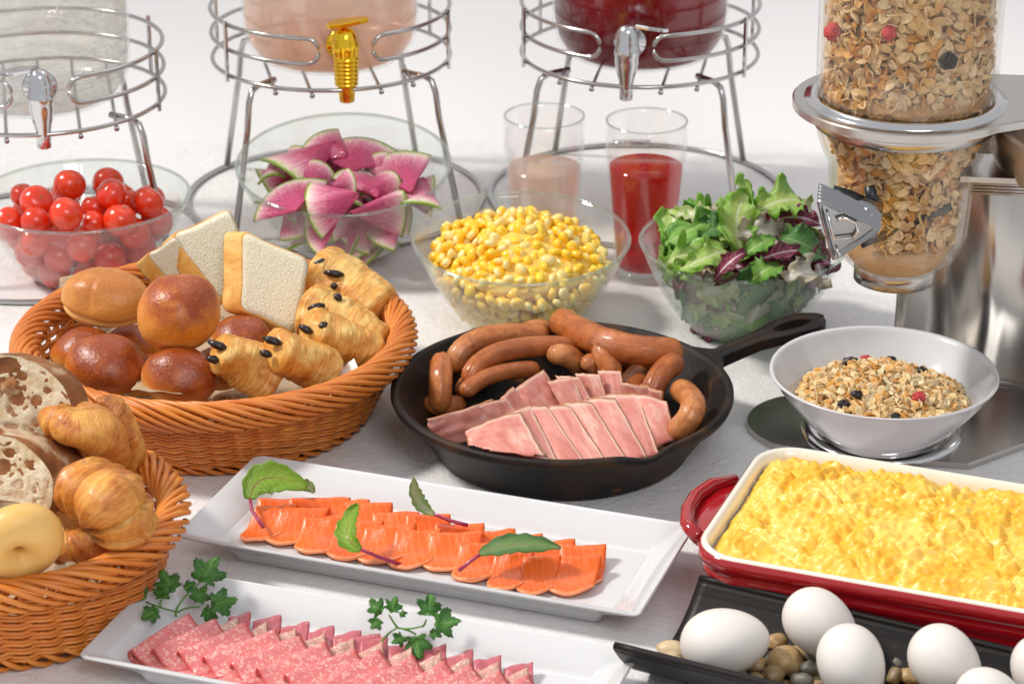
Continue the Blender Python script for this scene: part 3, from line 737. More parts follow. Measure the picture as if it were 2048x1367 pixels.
# ---------------------------------------------------------------- white cereal bowl
def cereal_bowl():
    z0 = .0105; h = .0515
    rc = W(1768, 740, z0+h); R = 457/2/k_of(rc); c = Vector((rc.x, rc.y, z0))
    o = root('cereal_bowl', 'white porcelain bowl of muesli on the steel dispenser base', 'bowl', c)
    prof = [(.0005, .002), (.034, .002), (.037, 0), (.040, 0), (.041, .003), (.044, .006), (.056, .0185), (.069, .037), (.077, .050), (R-.0022, .058-.0001), (R, .0605), (R-.0006, .062), (R-.0028, .0612), (R-.0045, .0579), (.0735, .050), (.0645, .036), (.0525, .021), (.042, .011), (.018, .008), (.0005, .0075)]
    prof = [(r_, z_*(.0515/.062) if z_ < .058 else z_-.0105) for r_, z_ in prof]
    mo('bowl_body', lathe(prof, 96), MT['porcelain'], o)
    rI = .0600
    def top(x, y):
        d = math.hypot(x+.002, y)/rI
        return .0300 + .0150*max(0, 1-d**2.2) + .0022*noise.noise(Vector((x*90, y*90, 4)))
    g = Grid(.0031); S = []
    for k in range(16000):
        a = random.uniform(0, 2*pi); d = rI*math.sqrt(random.random()); x, y = d*math.cos(a), d*math.sin(a)
        P = c+Vector((x, y, top(x, y)+random.uniform(-.003, .0015)))
        if g.ok(P): S.append((y, P))
    S.sort(key=lambda q: q[0]+random.uniform(-.01, .01))
    global BOWL_OATS; BOWL_OATS = [omat(P, Z*.9-Vector((0, .3, 0)), random.uniform(.6, .88), .9) for _, P in S]
    V = [(.0005, top(0, 0)-.003)]+[(rI*t, top(rI*t*.7, rI*t*.7)-.0035) for t in (.2, .4, .6, .8, .95)]+[(rI*.90, .024), (.0005, .02)]
    q = mo('muesli_heap', lathe(V, 40), MT['oatcore']); q.location = c; tag(q, 'packed oats under the loose flakes in the white bowl', 'muesli', None, 'stuff')
    rz = lambda x, y: c+Vector((x, y, top(x, y)+.003))
    def at(px, py):
        P = W(px, py, c.z+.043); P.z = 0; return rz(P.x-c.x, P.y-c.y)
    for px, py, s, kind, lab in [(1702, 718, .0062, 'raisin', 'largest black raisin at the back of the white bowl'), (1783, 702, .0045, 'raisin', 'oat dusted raisin at the far edge of the muesli'),
            (1842, 738, .0042, 'raisin', 'raisin near the middle of the muesli'), (1712, 792, .0045, 'raisin', 'raisin close to the near rim of the white bowl'), (1688, 800, .0042, 'raisin', 'wrinkled raisin half under flakes by the near rim'), (1792, 820, .0035, 'raisin', 'small raisin peeking over the near rim'),
            (1732, 714, .0046, 'berry', 'red dried berry beside the largest raisin'), (1838, 795, .0050, 'berry', 'red dried berry on the near right of the muesli')]:
        b = mo('raisin' if kind == 'raisin' else 'dried_berry', blob(s, s*.8, s*.75, 3, .5, 2.4, px), MT[kind]); b.location = at(px, py); tag(b, lab, 'raisin' if kind == 'raisin' else 'dried berry')
cereal_bowl()
# ---------------------------------------------------------------- cereal dispenser
def cereal_dispenser():
    A = W(1770, 857, .008); A.z = 0
    o = root('cereal_dispenser', 'polished steel cereal dispenser with clear canister of muesli above the white bowl', 'cereal dispenser', A)
    T = lambda P: P-A
    Hh = lambda y: hz(A, y)
    kz = lambda z: k_of(A+Z*z)
    st, ch = MT['steel'], MT['chrome']
    # base plate with rounded end
    P0 = [(1610, 792), (1560, 797), (1518, 812), (1496, 834), (1497, 856), (1520, 877), (1565, 895), (1700, 915), (1938, 931), (2300, 800), (2200, 700), (1760, 742)]
    bp = []
    for i in range(len(P0)):
        a, b = T(W(*P0[i], .003)), T(W(*P0[(i+1) % len(P0)], .003)); bp.append(a)
    q = []
    for i in range(len(bp)):
        p0, p1, p2, p3 = bp[i-1], bp[i], bp[(i+1) % len(bp)], bp[(i+2) % len(bp)]
        sm = i < 6
        for f in ((0, .25, .5, .75) if sm else (0,)):
            v = .5*((2*p1)+(p2-p0)*f+(2*p0-5*p1+4*p2-p3)*f*f+(3*p1-3*p2+p3-p0)*f*f*f); q.append((v.x, v.y))
    bp = q
    ready(mo('base_plate', prism(bp, .0, .0050, .0012), st, o))
    rr = T(W(1763, 857, .006)); rR = 160/k_of(W(1763, 857, .006))
    ring = lathe([(rR-.012, .0052), (rR-.010, .0080), (rR-.004, .0085), (rR, .0075), (rR+.0005, .0052)], 72)
    mo('bowl_ring', xf(ring, Matrix.Translation((rr.x, rr.y, 0))), ch, o)
    pad = lathe([(.0005, .0055), (rR-.016, .0055), (rR-.016, .0095), (.0005, .0098)], 48)
    mo('bowl_pad', xf(pad, Matrix.Translation((rr.x, rr.y, 0))), st, o)
    # column: one curved polished sheet, from its left edge to beyond the frame
    zt = .222
    gpx = [(1779, 752), (1800, 744), (1840, 741), (1880, 747), (1920, 760), (1955, 768), (1990, 766), (2030, 768), (2080, 778), (2140, 790)]
    G = [T(W(x, y, .005)) for x, y in gpx]
    def col(u, v):
        t = u*(len(G)-1); i = min(int(t), len(G)-2); f = t-i; f2 = f*f*(3-2*f)
        p0, p1, p2, p3 = G[max(i-1, 0)], G[i], G[i+1], G[min(i+2, len(G)-1)]
        P = .5*((2*p1)+(p2-p0)*f+(2*p0-5*p1+4*p2-p3)*f*f+(3*p1-3*p2+p3-p0)*f*f*f)
        lean = .010*math.sin(v*pi*1.1) + .004*math.sin(u*9+v*5)
        return Vector((P.x, P.y-lean, .005+v*(zt-.005)))
    mo('column', sheet(col, 72, 40, .0015), st, o)
    # flange where the column meets the base
    mo('column_foot', tube([col(i/30, 0)+Vector((0, -.001, .0015)) for i in range(31)], .0022, 8), ch, o)
    # collar plate with bracket reaching to the second unit
    zc = Hh(197); kc = kz(zc); Rc = 226/kc
    pl = []
    for i in range(49):
        a = R_(52)+R_(262)*i/48; pl.append((Rc*math.cos(a), Rc*math.sin(a)))
    pl += [(.075, -Rc*.60), (.095, -Rc*.56), (.25, -Rc*.52), (.25, Rc*.66), (.10, Rc*.68), (.07, Rc*.72)]
    top = [[(x, y, zc-.006) for x, y in pl], [(x, y, zc-.001) for x, y in pl], [(x*.985, y*.985, zc) for x, y in pl]]
    ready(mo('collar_plate', loops(top), st, o))
    rs = 190/kc
    seat = lathe([(rs-.006, zc), (rs-.006, zc+.003), (rs-.001, zc+.0035), (rs+.0005, zc+.0028), (rs+.001, zc+.0015), (rs+.004, zc+.0012), (rs+.0045, zc)], 80)
    mo('canister_seat', seat, ch, o)
    rh = 178/kz(Hh(262))
    lip = lathe([(rh-.001, zc-.019), (rh+.0012, zc-.018), (rh+.0012, zc-.0065), (rh-.001, zc-.0062)], 80)
    mo('lower_band', lip, st, o)
    # canister
    rc_ = 181/kc
    can = root  # silence
    mo('canister', lathe([(rc_-.001, zc+.004), (rc_, zc+.02), (rc_+.0005, zc+.16)]+[(rc_-.0025, zc+.16), (rc_-.0030, zc+.004)], 90), MT['frost'], o)
    # hopper (clear, stepped, then tapering to the spout)
    zs = [Hh(y) for y in (238, 280, 305, 330, 470, 505, 532)]
    rp = [176, 175, 160, 147, 137, 118, 79]
    pr = [(r_/kz(z_), z_) for r_, z_ in zip(rp, [Hh(y) for y in (215, 262, 300, 322, 455, 500, 536)])]
    def sq(r_, z_, a):
        t = max(0, min(1, (.150-z_)/.03))*.5 if z_ > .03 else 0
        n = (abs(math.cos(a))**3+abs(math.sin(a))**3)**(-1/3.0); return (r_*(1+(n-1)*.35*(1 if pr[-1][1]+.012 < z_ < pr[2][1] else 0)), z_)
    mo('hopper', lathe(pr+[(r_-.0022, z_) for r_, z_ in reversed(pr)], 96, mod=sq), MT['frost'], o)
    # spout ring
    zr0, zr1 = Hh(557), Hh(523); r0 = 81/kz(zr0)
    mo('spout_ring', lathe([(r0-.0015, zr0), (r0+.0003, zr0+.0004), (r0+.0003, zr1), (r0-.001, zr1+.0015), (r0-.004, zr1+.0015), (r0-.004, zr0)], 72, closed=True), st, o)
    # knob: triangular plate with ridged edge and a relief mark
    kp = [(1630, 395), (1768, 460), (1664, 528)]; zk = Hh(445); yk = T(A).y-0.092
    def onpl(x, y, dep=0.0):
        d = RT*(x-1024)-UP*(y-683.5)+FW*FP; t = (A.y-.088-dep)/d.y; return T(C0+d*t)
    P3 = [onpl(x, y) for x, y in kp]
    nrm = (P3[1]-P3[0]).cross(P3[2]-P3[0]).normalized()
    if nrm.y > 0: nrm = -nrm
    tiltn = Vector((-.12, -1, -.12)).normalized()
    c = sum(P3, Vector())/3
    def tri(s, off, rad=.10):
        out = []
        for i in range(3):
            a, b, d = P3[i], P3[(i+1) % 3], P3[(i+2) % 3]
            for t in (0, .5, 1):
                q = a.lerp(d, rad*(1-t)).lerp(a.lerp(b, rad*t), t) if t not in (0, 1) else (a.lerp(d, rad) if t == 0 else a.lerp(b, rad))
                out.append(c+(q-c)*s-nrm*(-off) + Vector((.15, 0, .75))*max(0, -off))
        return [tuple(p) for p in out]
    lay = []
    for i in range(5):
        d0 = -.011+i*.0022; lay += [tri(.955, d0), tri(1.0, d0+.0004), tri(1.0, d0+.0014), tri(.955, d0+.0019)]
    lay += [tri(.90, .0008), tri(.84, .0002), tri(.78, -.0022)]
    kb = ready(mo('knob', loops(lay), MT['darkmetal'], o), 30)
    cc = [onpl(x, y, .001) for x, y in ((1655, 425), (1668, 478), (1706, 474), (1700, 484), (1668, 490), (1676, 520))]
    mo('knob_mark', tube([cc[0], cc[1], cc[2]], .0010, 6), ch, kb)
    mo('knob_mark', tube([onpl(1672, 440, .001), onpl(1690, 436, .0015), onpl(1712, 446, .001), onpl(1716, 462, .001), onpl(1706, 478, .001)], .0012, 6), ch, kb)
    mo('knob_mark', tube([onpl(1673, 496, .001), onpl(1680, 514, .001)], .0010, 6), ch, kb)
    ax0, ax1 = onpl(1722, 425, -.008), onpl(1745, 412, -.04)
    mo('axle', tube([ax0, ax1], .0080, 24), MT['darkmetal'], o)
    for (x0, y0, x1, y1, rr_) in ((1664, 388, 1730, 412, .0065), (1738, 372, 1752, 430, .004)):
        mo('paddle', tube([onpl(x0, y0, -.033), onpl((x0+x1)/2, (y0+y1)/2-3, -.030), onpl(x1, y1, -.033)], rr_, 10), MT['darkrub'], o)
    # inside of the hopper: paddle wheel and oats
    pc = Vector((0, 0, Hh(415)))
    pd = []
    for a in (25, 85, 145, 205, 265, 325):
        u = Vector((math.cos(R_(a)), 0, math.sin(R_(a))))
        if a in (145, 205, 25): mo('paddle', tube([pc+Vector((0, -.036, 0))+u*.006, pc+Vector((0, -.036, 0))+u*.034], .003, 6), MT['darkrub'], o)
    # second unit, mostly outside the picture
    s2 = Vector((.128, -.004, 0))
    mo('second_hopper', xf(lathe([(.060, Hh(338)), (.066, Hh(300)), (.066, zc-.004), (.0005, zc-.004)], 60), Matrix.Translation(s2)), MT['dullsteel'], o)
    ra = T(W(1938, 345, Hh(335))); zb = Hh(335)
    for i in range(4):
        q = tube([Vector((.045, -.030+i*.0005, zb-.001-.0024*i)), Vector((.25, -.055, zb-.001-.0024*i))], .0013, 8); mo('bracket_rib', q, ch, o)
    mo('bracket_arm', xf(box(.15, .0, zb+.002, .22, .05, .004), Matrix.Rotation(R_(-7), 4, 'Z')), st, o, smooth=False)
    # oats in canister and hopper
    S = []
    g = Grid(.0046)
    for k in range(60000):
        a = random.uniform(-pi, 0) if random.random() < .9 else random.uniform(0, pi)
        z = random.uniform(zc+.0035, zc+.125); r_ = rc_-.0075-random.uniform(0, .006)
        P = A+Vector((r_*math.cos(a), r_*math.sin(a), z))
        if g.ok(P): S.append((1, P, Vector((math.cos(a), math.sin(a), 0))))
    def rad(z):
        for (r1, z1), (r2, z2) in zip(pr, pr[1:]):
            if z2 <= z <= z1: return r2+(r1-r2)*(z-z2)/(z1-z2)
        return pr[0][0] if z > pr[0][1] else pr[-1][0]
    zlow = Hh(470)
    for k in range(40000):
        a = random.uniform(-pi, 0) if random.random() < .9 else random.uniform(0, pi)
        z = random.uniform(zlow, zc-.008); r_ = rad(z)-.0085-random.uniform(0, .006)
        P = A+Vector((r_*math.cos(a), r_*math.sin(a), z))
        x, y = pj(P)
        if x < 1770 and 385 < y < 440 and y > 400-(x-1690)*-.1 : continue
        if x < 1760 and y > 440: continue
        if g.ok(P): S.append((0, P, Vector((math.cos(a), math.sin(a), 0))))
    random.shuffle(S)
    S.sort(key=lambda q: (q[1].y > A.y-.01, -q[0]))
    ms = [omat(P, n, random.uniform(.76, 1.08), .9) for _, P, n in S]
    flake_scatter('oat_flake', OATS, ms, 130, 'oat flake behind the clear wall of the cereal canister', 'oat flake', 'oat flakes in the cereal canister', 'canister_muesli', 'muesli flakes filling the clear canister and hopper')
    core = lathe([(.0005, zlow-.004), (rad(zlow)-.020, zlow), (rad(.17)-.019, zlow+.02), (rad(zc-.03)-.019, zc-.03), (rad(zc-.01)-.017, zc-.008), (rc_-.0050, zc+.0022), (rc_-.0060, zc+.009), (rc_-.018, zc+.018), (rc_-.018, zc+.13), (.0005, zc+.13)], 48)
    q = mo('muesli_core', core, MT['oatcore']); q.location = A; tag(q, 'packed muesli in the middle of the clear canister', 'muesli', None, 'stuff')
    ds = lathe([(.0005, Hh(545)), (rad(Hh(536))-.004, Hh(540)), (rad(Hh(505))-.005, Hh(505)), (rad(Hh(470))-.006, Hh(468)), (.0005, Hh(455))], 60)
    q = mo('oat_dust', ds, MT['dust']); q.location = A; tag(q, 'fine oat dust collected at the bottom of the hopper', 'oat dust', None, 'stuff')
    for x, y, z_, kind, s, lab in [(1757, 75, 0, 'berry', .0050, 'red dried berry seen through the canister front'), (1662, 102, 0, 'berry', .0065, 'pinkish red berry near the canister side'), (1872, 130, 0, 'raisin', .006, 'dark raisin behind the canister wall')]:
        z = hz(A-Vector((0, rc_, 0)), y); u = (x-pj(A+Z*z)[0])/kz(z); yy = -math.sqrt(max(0, (rc_-.005)**2-u*u))
        b = mo('dried_berry' if kind == 'berry' else 'raisin', blob(s, s*.8, s, 3, .5, 2.4, x), MT[kind]); b.location = A+Vector((u, yy, z)); tag(b, lab, 'dried berry' if kind == 'berry' else 'raisin')
MT['darkrub'] = M_simple('dark_rubber', '20242a', .35)
MT['dullsteel'] = M_chrome('dull_bronze_steel', 'd6ccc2', .3)
cereal_dispenser()
flake_scatter('oat_flake', OATS, BOWL_OATS, 165, 'oat flake lying on the muesli in the white bowl', 'oat flake', 'oat flakes in the white bowl', 'bowl_muesli', 'more oat flakes heaped in the white bowl')
# ---------------------------------------------------------------- skillet
def M_iron():
    m = M('cast_iron'); f = m.noise(900, 3); g = m.noise(9, 4); 
    z = m.xyz(m.co('Object'))[2]
    rust = m.mix(m.ramp(m.noise(22, 5, dist=1.0), [(.42, 0.0), (.66, 1.0)]), '151211', '4a3016')
    c = m.mix(m.ramp(g, [(.35, .15), (.65, .8)]), '100e0d', rust)
    c = m.mix(m.ramp(m.noise(30, 4), [(.70, 0.0), (.76, .5)]), c, '9a5a2a')
    return m.done(m.pbr(c, m.ramp(g, [(.3, .42), (.7, .6)]), m.bump(m.math('ADD', f, m.noise(150, 3)), .45, .0007), spec=.28))
MT['iron'] = M_iron()
SK = W(1124, 772, .0475); SK.z = 0
HD = (W(1655, 640, .055)-W(1124, 772, .0475)); HD.z = 0; HD.normalize(); HA = math.atan2(HD.y, HD.x)
def skillet():
    o = root('skillet', 'black cast iron skillet of sausages and bacon with its handle towards the cereal bowl', 'skillet', SK)
    Rt, Rb, h = .1235, .0940, .0475
    def mod(r, z, a):
        if z < .022: return r, z
        k = 0
        for s in (pi/2, -pi/2):
            d = (a-HA-s+pi) % (2*pi)-pi; k = max(k, math.exp(-(d/.11)**2))
        t = (z-.022)/(h-.022)
        return r+k*.0075*t*t, z-k*.002*t*t
    prof = [(.0005, .0005), (Rb-.004, .0005), (Rb, .003), (Rb+.0025, .008), (Rb+.012, .0215), (Rt-.006, .038), (Rt-.0025, h-.008), (Rt, h-.007), (Rt+.0012, h-.004), (Rt+.001, h-.001), (Rt-.001, h), (Rt-.004, h-.0004), (Rt-.0052, h-.003), (Rt-.0125, .036), (Rb+.006, .019), (Rb-.003, .009), (Rb-.008, .0065), (.0005, .006)]
    mo('pan', lathe(prof, 128, mod=mod), MT['iron'], o)
    # handle with a long hanging hole
    e = Vector((-HD.y, HD.x, 0)); N = 40
    Lh = .106; x0 = Rt-.004
    def wid(t):
        if t < .12: return .030-.19*t
        if t < .45: return .0075+.002*(t-.12)
        if t < .80: return .0085+.007*math.sin((t-.45)/.35*pi/2)
        return .0155*math.sqrt(max(0, 1-((t-.80)/.2)**2))+.0005
    def hole(t): return .0062*math.sqrt(max(0, 1-((t-.73)/.155)**2)) if abs(t-.73) < .155 else 0
    V, F = [], []
    ts = [i/N for i in range(N+1)]
    for s in (-1, 1):
        for up in (1, -1):
            for t in ts:
                for q in (0, .33, .66, 1):
                    y = hole(t)+(wid(t)-hole(t))*q
                    zz = h-.0055+.014*math.sin(t*pi/2)+ up*.0045*(1-.35*abs(2*q-1)**2) - (.004 if up < 0 else 0)*(1-t)
                    P = HD*(x0+Lh*t)+e*(s*y); V.append((P.x, P.y, zz))
    m_ = (N+1)*4
    for s in (0, 1):
        a0, b0 = s*2*m_, s*2*m_+m_
        for i in range(N):
            for q in range(3):
                a = i*4+q; f1 = (a0+a, a0+a+4, a0+a+5, a0+a+1); f2 = (b0+a, b0+a+1, b0+a+5, b0+a+4)
                if s: f1, f2 = f1[::-1], f2[::-1]
                F += [f1, f2]
            for q in (0, 3):
                if q == 0 and hole(ts[i]) == 0 and hole(ts[i+1]) == 0: continue
                a = i*4+q; F.append((a0+a, b0+a, b0+a+4, a0+a+4))
        a = N*4
        for q in range(3): F.append((a0+a+q, a0+a+q+1, b0+a+q+1, b0+a+q))
    hd = mo('handle', (V, F), MT['iron'], o); ready(hd, 50)
skillet()
def M_sausage():
    m = M('sausage_skin'); n1 = m.noise(28, 3); n2 = m.noise(240, 3, m.co('UV', (1, 9, 1)), .5)
    c = m.ramp(m.math('ADD', m.math('MULTIPLY', n1, .7), m.math('MULTIPLY', m.rnd(), .35)), [(.25, 'a05222'), (.5, 'c47032'), (.8, 'd68e50')])
    c = m.mix(m.ramp(m.noise(130, 5, dist=.8), [(.35, .55), (.6, 0.0)]), c, '8e4218'); c = m.mix(m.ramp(m.noise(90, 4), [(.6, 0.0), (.8, .5)]), c, 'd89a66')
    u = m.xyz(m.co('UV'))[0]; c = m.mix(m.ramp(m.math('ABSOLUTE', m.math('SUBTRACT', u, .5)), [(.42, 0.0), (.5, .6)]), c, '8a3f1c')
    w = m.noise(9, 5, m.co('UV', (1.4, 9, 1)), 1.2)
    return m.done(m.pbr(c, .27, m.bump(m.math('ADD', w, m.math('MULTIPLY', m.noise(110, 4), .9)), .6, .0016), coat=.25, coatr=.2, sss=.15, ssss=.004, sssc=(1, .4, .2)))
MT['sausage'] = M_sausage()
def capsule(A, B_, C_, r, n=30, wr=0.0, seed=0):
    P = bez(A, B_, C_, n); rs = []
    Ltot = sum((P[i+1]-P[i]).length for i in range(n-1)); s = 0; ss = [0]
    for i in range(n-1): s += (P[i+1]-P[i]).length; ss.append(s)
    # resample so the round ends get rings
    q = []; ends = [0, .02, .08, .18, .35, .6, 1.0]
    ds = [e*r for e in ends]+[r+(Ltot-2*r)*i/14 for i in range(1, 14)]+[Ltot-e*r for e in reversed(ends)]
    for d in ds:
        d = max(0, min(Ltot, d)); i = 0
        while i < n-2 and ss[i+1] < d: i += 1
        t = (d-ss[i])/max(1e-9, ss[i+1]-ss[i]); q.append(P[i].lerp(P[i+1], t))
        x = min(d, Ltot-d); rs.append(max(.0006, r*math.sqrt(max(0, 1-(1-min(1, x/r))**2))*(1+.05*noise.noise(Vector((d*70, seed, 0))))))
    mod = (lambda t, a: 1+wr*noise.noise(Vector((math.cos(a)*3.5, math.sin(a)*3.5, t*2.0+seed)))) if wr else None
    return tube(q, rs, 28, mod=mod)
def sausages():
    L_ = [((1118, 638), (1230, 690), (1362, 703), .055, .062, .056, 35, 'longest brown sausage lying over the back rim of the skillet'),
          ((1142, 675), (1200, 690), (1260, 730), .045, .045, .035, 31, 'sausage half hidden under the longest one'),
          ((1202, 665), (1208, 705), (1232, 760), .062, .056, .040, 28, 'sausage standing on end at the centre of the skillet'),
          ((1166, 735), (1190, 728), (1225, 745), .044, .045, .03, 27, 'rounded sausage end just in front of the standing one'),
          ((1100, 714), (1135, 712), (1170, 745), .048, .050, .03, 26, 'short glossy sausage pointing at the camera'),
          ((908, 745), (955, 680), (1096, 672), .030, .050, .045, 27, 'long bent sausage at the back on the bread basket side'),
          ((1040, 668), (1075, 655), (1100, 664), .044, .048, .042, 20, 'sausage end showing behind the long bent one'),
          ((938, 768), (1000, 705), (1160, 694), .036, .052, .048, 25, 'curved sausage in front of the long bent one'),
          ((925, 790), (985, 750), (1078, 738), .036, .044, .040, 20, 'slim sausage just behind the bacon'),
          ((884, 716), (882, 760), (882, 825), .047, .040, .018, 27, 'wrinkled sausage leaning against the skillet wall'),
          ((860, 800), (880, 812), (930, 805), .022, .022, .022, 22, 'dark sausage low at the wall beneath the wrinkled one'),
          ((1362, 728), (1326, 742), (1298, 800), .052, .052, .036, 28, 'bent sausage near the handle'),
          ((1356, 777), (1386, 815), (1345, 870), .048, .052, .032, 29, 'crescent shaped sausage beside the bacon'),
          ((1180, 700), (1255, 722), (1330, 722), .034, .036, .034, 26, 'sausage lying under the longest one, seen below it'),
          ((1290, 760), (1270, 775), (1262, 800), .038, .038, .034, 24, 'sausage stub between the bent one and the bacon'),
          ((1400, 835), (1370, 850), (1330, 885), .022, .022, .02, 20, 'small sausage end low on the handle side'),
          ((1290, 735), (1262, 755), (1240, 790), .030, .030, .024, 22, 'shaded sausage between the standing one and the handle'),
          ((1010, 735), (960, 745), (920, 790), .026, .028, .02, 22, 'sausage deep between two curved ones')]
    for i, (a, b, c, za, zb, zc, rp, lab) in enumerate(L_):
        A, B_, C_ = W(*a, za), W(*b, zb), W(*c, zc); r = rp*.86/k_of(B_)
        B2 = B_*2-(A+C_)*.5
        g = capsule(A, B2, C_, r, seed=i*2.3, wr=.16 if i == 9 else .03)
        o = mo('sausage', g, MT['sausage']); tag(o, lab, 'sausage', 'sausages in the skillet')
sausages()
# ---------------------------------------------------------------- patches: thin slices given by four corners
def in_pan(geo):
    V = []
    for v in geo[0]:
        v = Vector(v)
        if v.z < .0485:
            z = max(v.z, .0085); r = .0955+.0235*max(0, (z-.009)/.0385)**.9-.0045; d = Vector((v.x-SK.x, v.y-SK.y, 0))
            if d.length > r: d *= r/d.length
            v = Vector((SK.x+d.x, SK.y+d.y, z))
        V.append(v)
    return V, geo[1], geo[2]
def patch(c, th=.0015, bulge=0.0, wave=0.0, seed=0, nu=22, nv=18, rag=.0, curl=0.0):
    tl, tr, br, bl = c
    n = (tr-tl).cross(bl-tl).normalized()
    if n.dot(-FW) < 0: n = -n
    w_ = ((tr-tl).length+(bl-br).length)/2
    def f(u, v):
        e = noise.noise(Vector((u*4+seed, v*4, seed)))
        uu = u + rag*noise.noise(Vector((v*5, seed, u)))*(abs(2*u-1)); vv = v + rag*noise.noise(Vector((u*5, seed+9, v)))*abs(2*v-1)
        P = (tl*(1-uu)+tr*uu)*(1-vv)+(bl*(1-uu)+br*uu)*vv
        return P + n*(bulge*w_*(math.sin(pi*u)) + wave*w_*e + curl*w_*(max(0, .25-v)/.25)**2*-1)
    return sheet(f, nu, nv, th)
def M_bacon():
    m = M('bacon_meat'); uv = m.co('UV'); x = m.xyz(uv); off = m.math('MULTIPLY', m.rnd(), 7.0)
    v3 = m.n('Combine XYZ'.replace(' ', ''), None, X=x[0], Y=x[1], Z=off).outputs[0]
    st = m.noise(1.5, 3, m.n('Mapping', None, Vector=v3, Scale=(2.0, .9, 1)).outputs[0], .8)
    c = m.ramp(st, [(.30, 'c66e5e'), (.46, 'd38272'), (.58, 'da9182'), (.66, 'e4b2a0'), (.74, 'd68a7a')])
    c = m.mix(m.ramp(m.noise(9, 4, v3), [(.45, 0.0), (.75, .3)]), c, 'e8b8a8')
    ed = m.math('MINIMUM', x[1], m.math('MULTIPLY', m.math('SUBTRACT', 1.0, x[0]), 1.1))
    ed = m.math('ADD', ed, m.math('MULTIPLY', m.math('SUBTRACT', m.noise(8, 3, v3), .5), .05))
    c = m.mix(m.ramp(ed, [(.03, .8), (.10, 0.0)]), c, 'ead0bc')
    c = m.mix(m.ramp(ed, [(.012, .85), (.04, 0.0)]), c, 'b0642c')
    return m.done(m.pbr(c, .30, m.bump(m.noise(30, 4, uv), .4, .001), coat=.3, coatr=.25, sss=.25, ssss=.004, sssc=(1, .45, .35)))
MT['bacon'] = M_bacon()
def bacon():
    back = [((855, 822), (985, 782), (1010, 850), (862, 880), 'large pale bacon slice at the basket end of the back row'),
            ((950, 800), (1012, 782), (1060, 850), (985, 860), 'second bacon slice of the back row'),
            ((996, 790), (1024, 765), (1090, 830), (1040, 860), 'narrow bacon slice behind the tallest one'),
            ((1026, 772), (1086, 733), (1142, 812), (1085, 850), 'tallest bacon slice, its corner pointing at the short sausage'),
            ((1094, 758), (1146, 748), (1178, 830), (1140, 840), 'bacon slice right after the tallest one'),
            ((1112, 748), (1160, 752), (1200, 830), (1160, 835), 'flat topped bacon slice in the middle of the back row'),
            ((1150, 746), (1200, 748), (1222, 830), (1190, 830), 'bacon slice of the back row under the standing sausage'),
            ((1196, 742), (1242, 744), (1256, 830), (1222, 830), 'bacon slice of the back row with a straight fat edge'),
            ((1240, 768), (1300, 776), (1310, 840), (1262, 840), 'small bacon slice near the crescent sausage'),
            ((1282, 772), (1326, 788), (1325, 850), (1296, 850), 'last bacon slice of the back row')]
    front = [((1232, 792), (1334, 804), (1352, 880), (1275, 930), 'end slice of the front bacon row beside the crescent sausage'),
             ((1190, 796), (1276, 790), (1322, 918), (1252, 930), 'sixth bacon slice of the front row'),
             ((1150, 806), (1232, 798), (1302, 925), (1210, 932), 'fifth bacon slice of the front row'),
             ((1110, 814), (1186, 806), (1262, 930), (1170, 934), 'fourth bacon slice of the front row'),
             ((1076, 820), (1142, 812), (1222, 932), (1130, 934), 'third bacon slice of the front row'),
             ((1040, 822), (1098, 812), (1180, 932), (1090, 934), 'second bacon slice of the front row'),
             ((985, 850), (1066, 808), (1128, 932), (1010, 932), 'narrow bacon slice behind the widest one')]
    z = 0
    for i, (a, b, c, d, lab) in enumerate(back):
        za = .047+.0005*i; P = [W(*a, za), W(*b, za+.002), W(*c, .028), W(*d, .026)]
        for q in P: q += Vector((0, -.0022*abs(i-6) if i < 6 else .0015*(i-6), 0))
        o = mo('bacon_slice', in_pan(patch(P, .0018, .05, .03, i*3.3, rag=.03)), MT['bacon']); tag(o, lab, 'bacon', 'bacon slices in the skillet')
    for i, (a, b, c, d, lab) in enumerate(front):
        P = [W(*a, .046), W(*b, .049), W(*c, .030), W(*d, .028)]
        off = Vector((-.0004*i, -.0028*i, .0012*i)); P = [q+off for q in P]
        o = mo('bacon_slice', in_pan(patch(P, .0024, .09, .025, 20+i*1.9, rag=.02)), MT['bacon']); tag(o, lab, 'bacon', 'bacon slices in the skillet')
    P = [W(938, 858, .046), W(1046, 818, .052), W(1098, 915, .040), W(946, 895, .040)]
    P = [q+Vector((-.002, -.018, .006)) for q in P]
    o = mo('bacon_slice', in_pan(patch(P, .0024, .05, .03, 61, rag=.03)), MT['bacon']); tag(o, 'widest bacon slice, marbled, at the basket end of the front row', 'bacon', 'bacon slices in the skillet')
bacon()
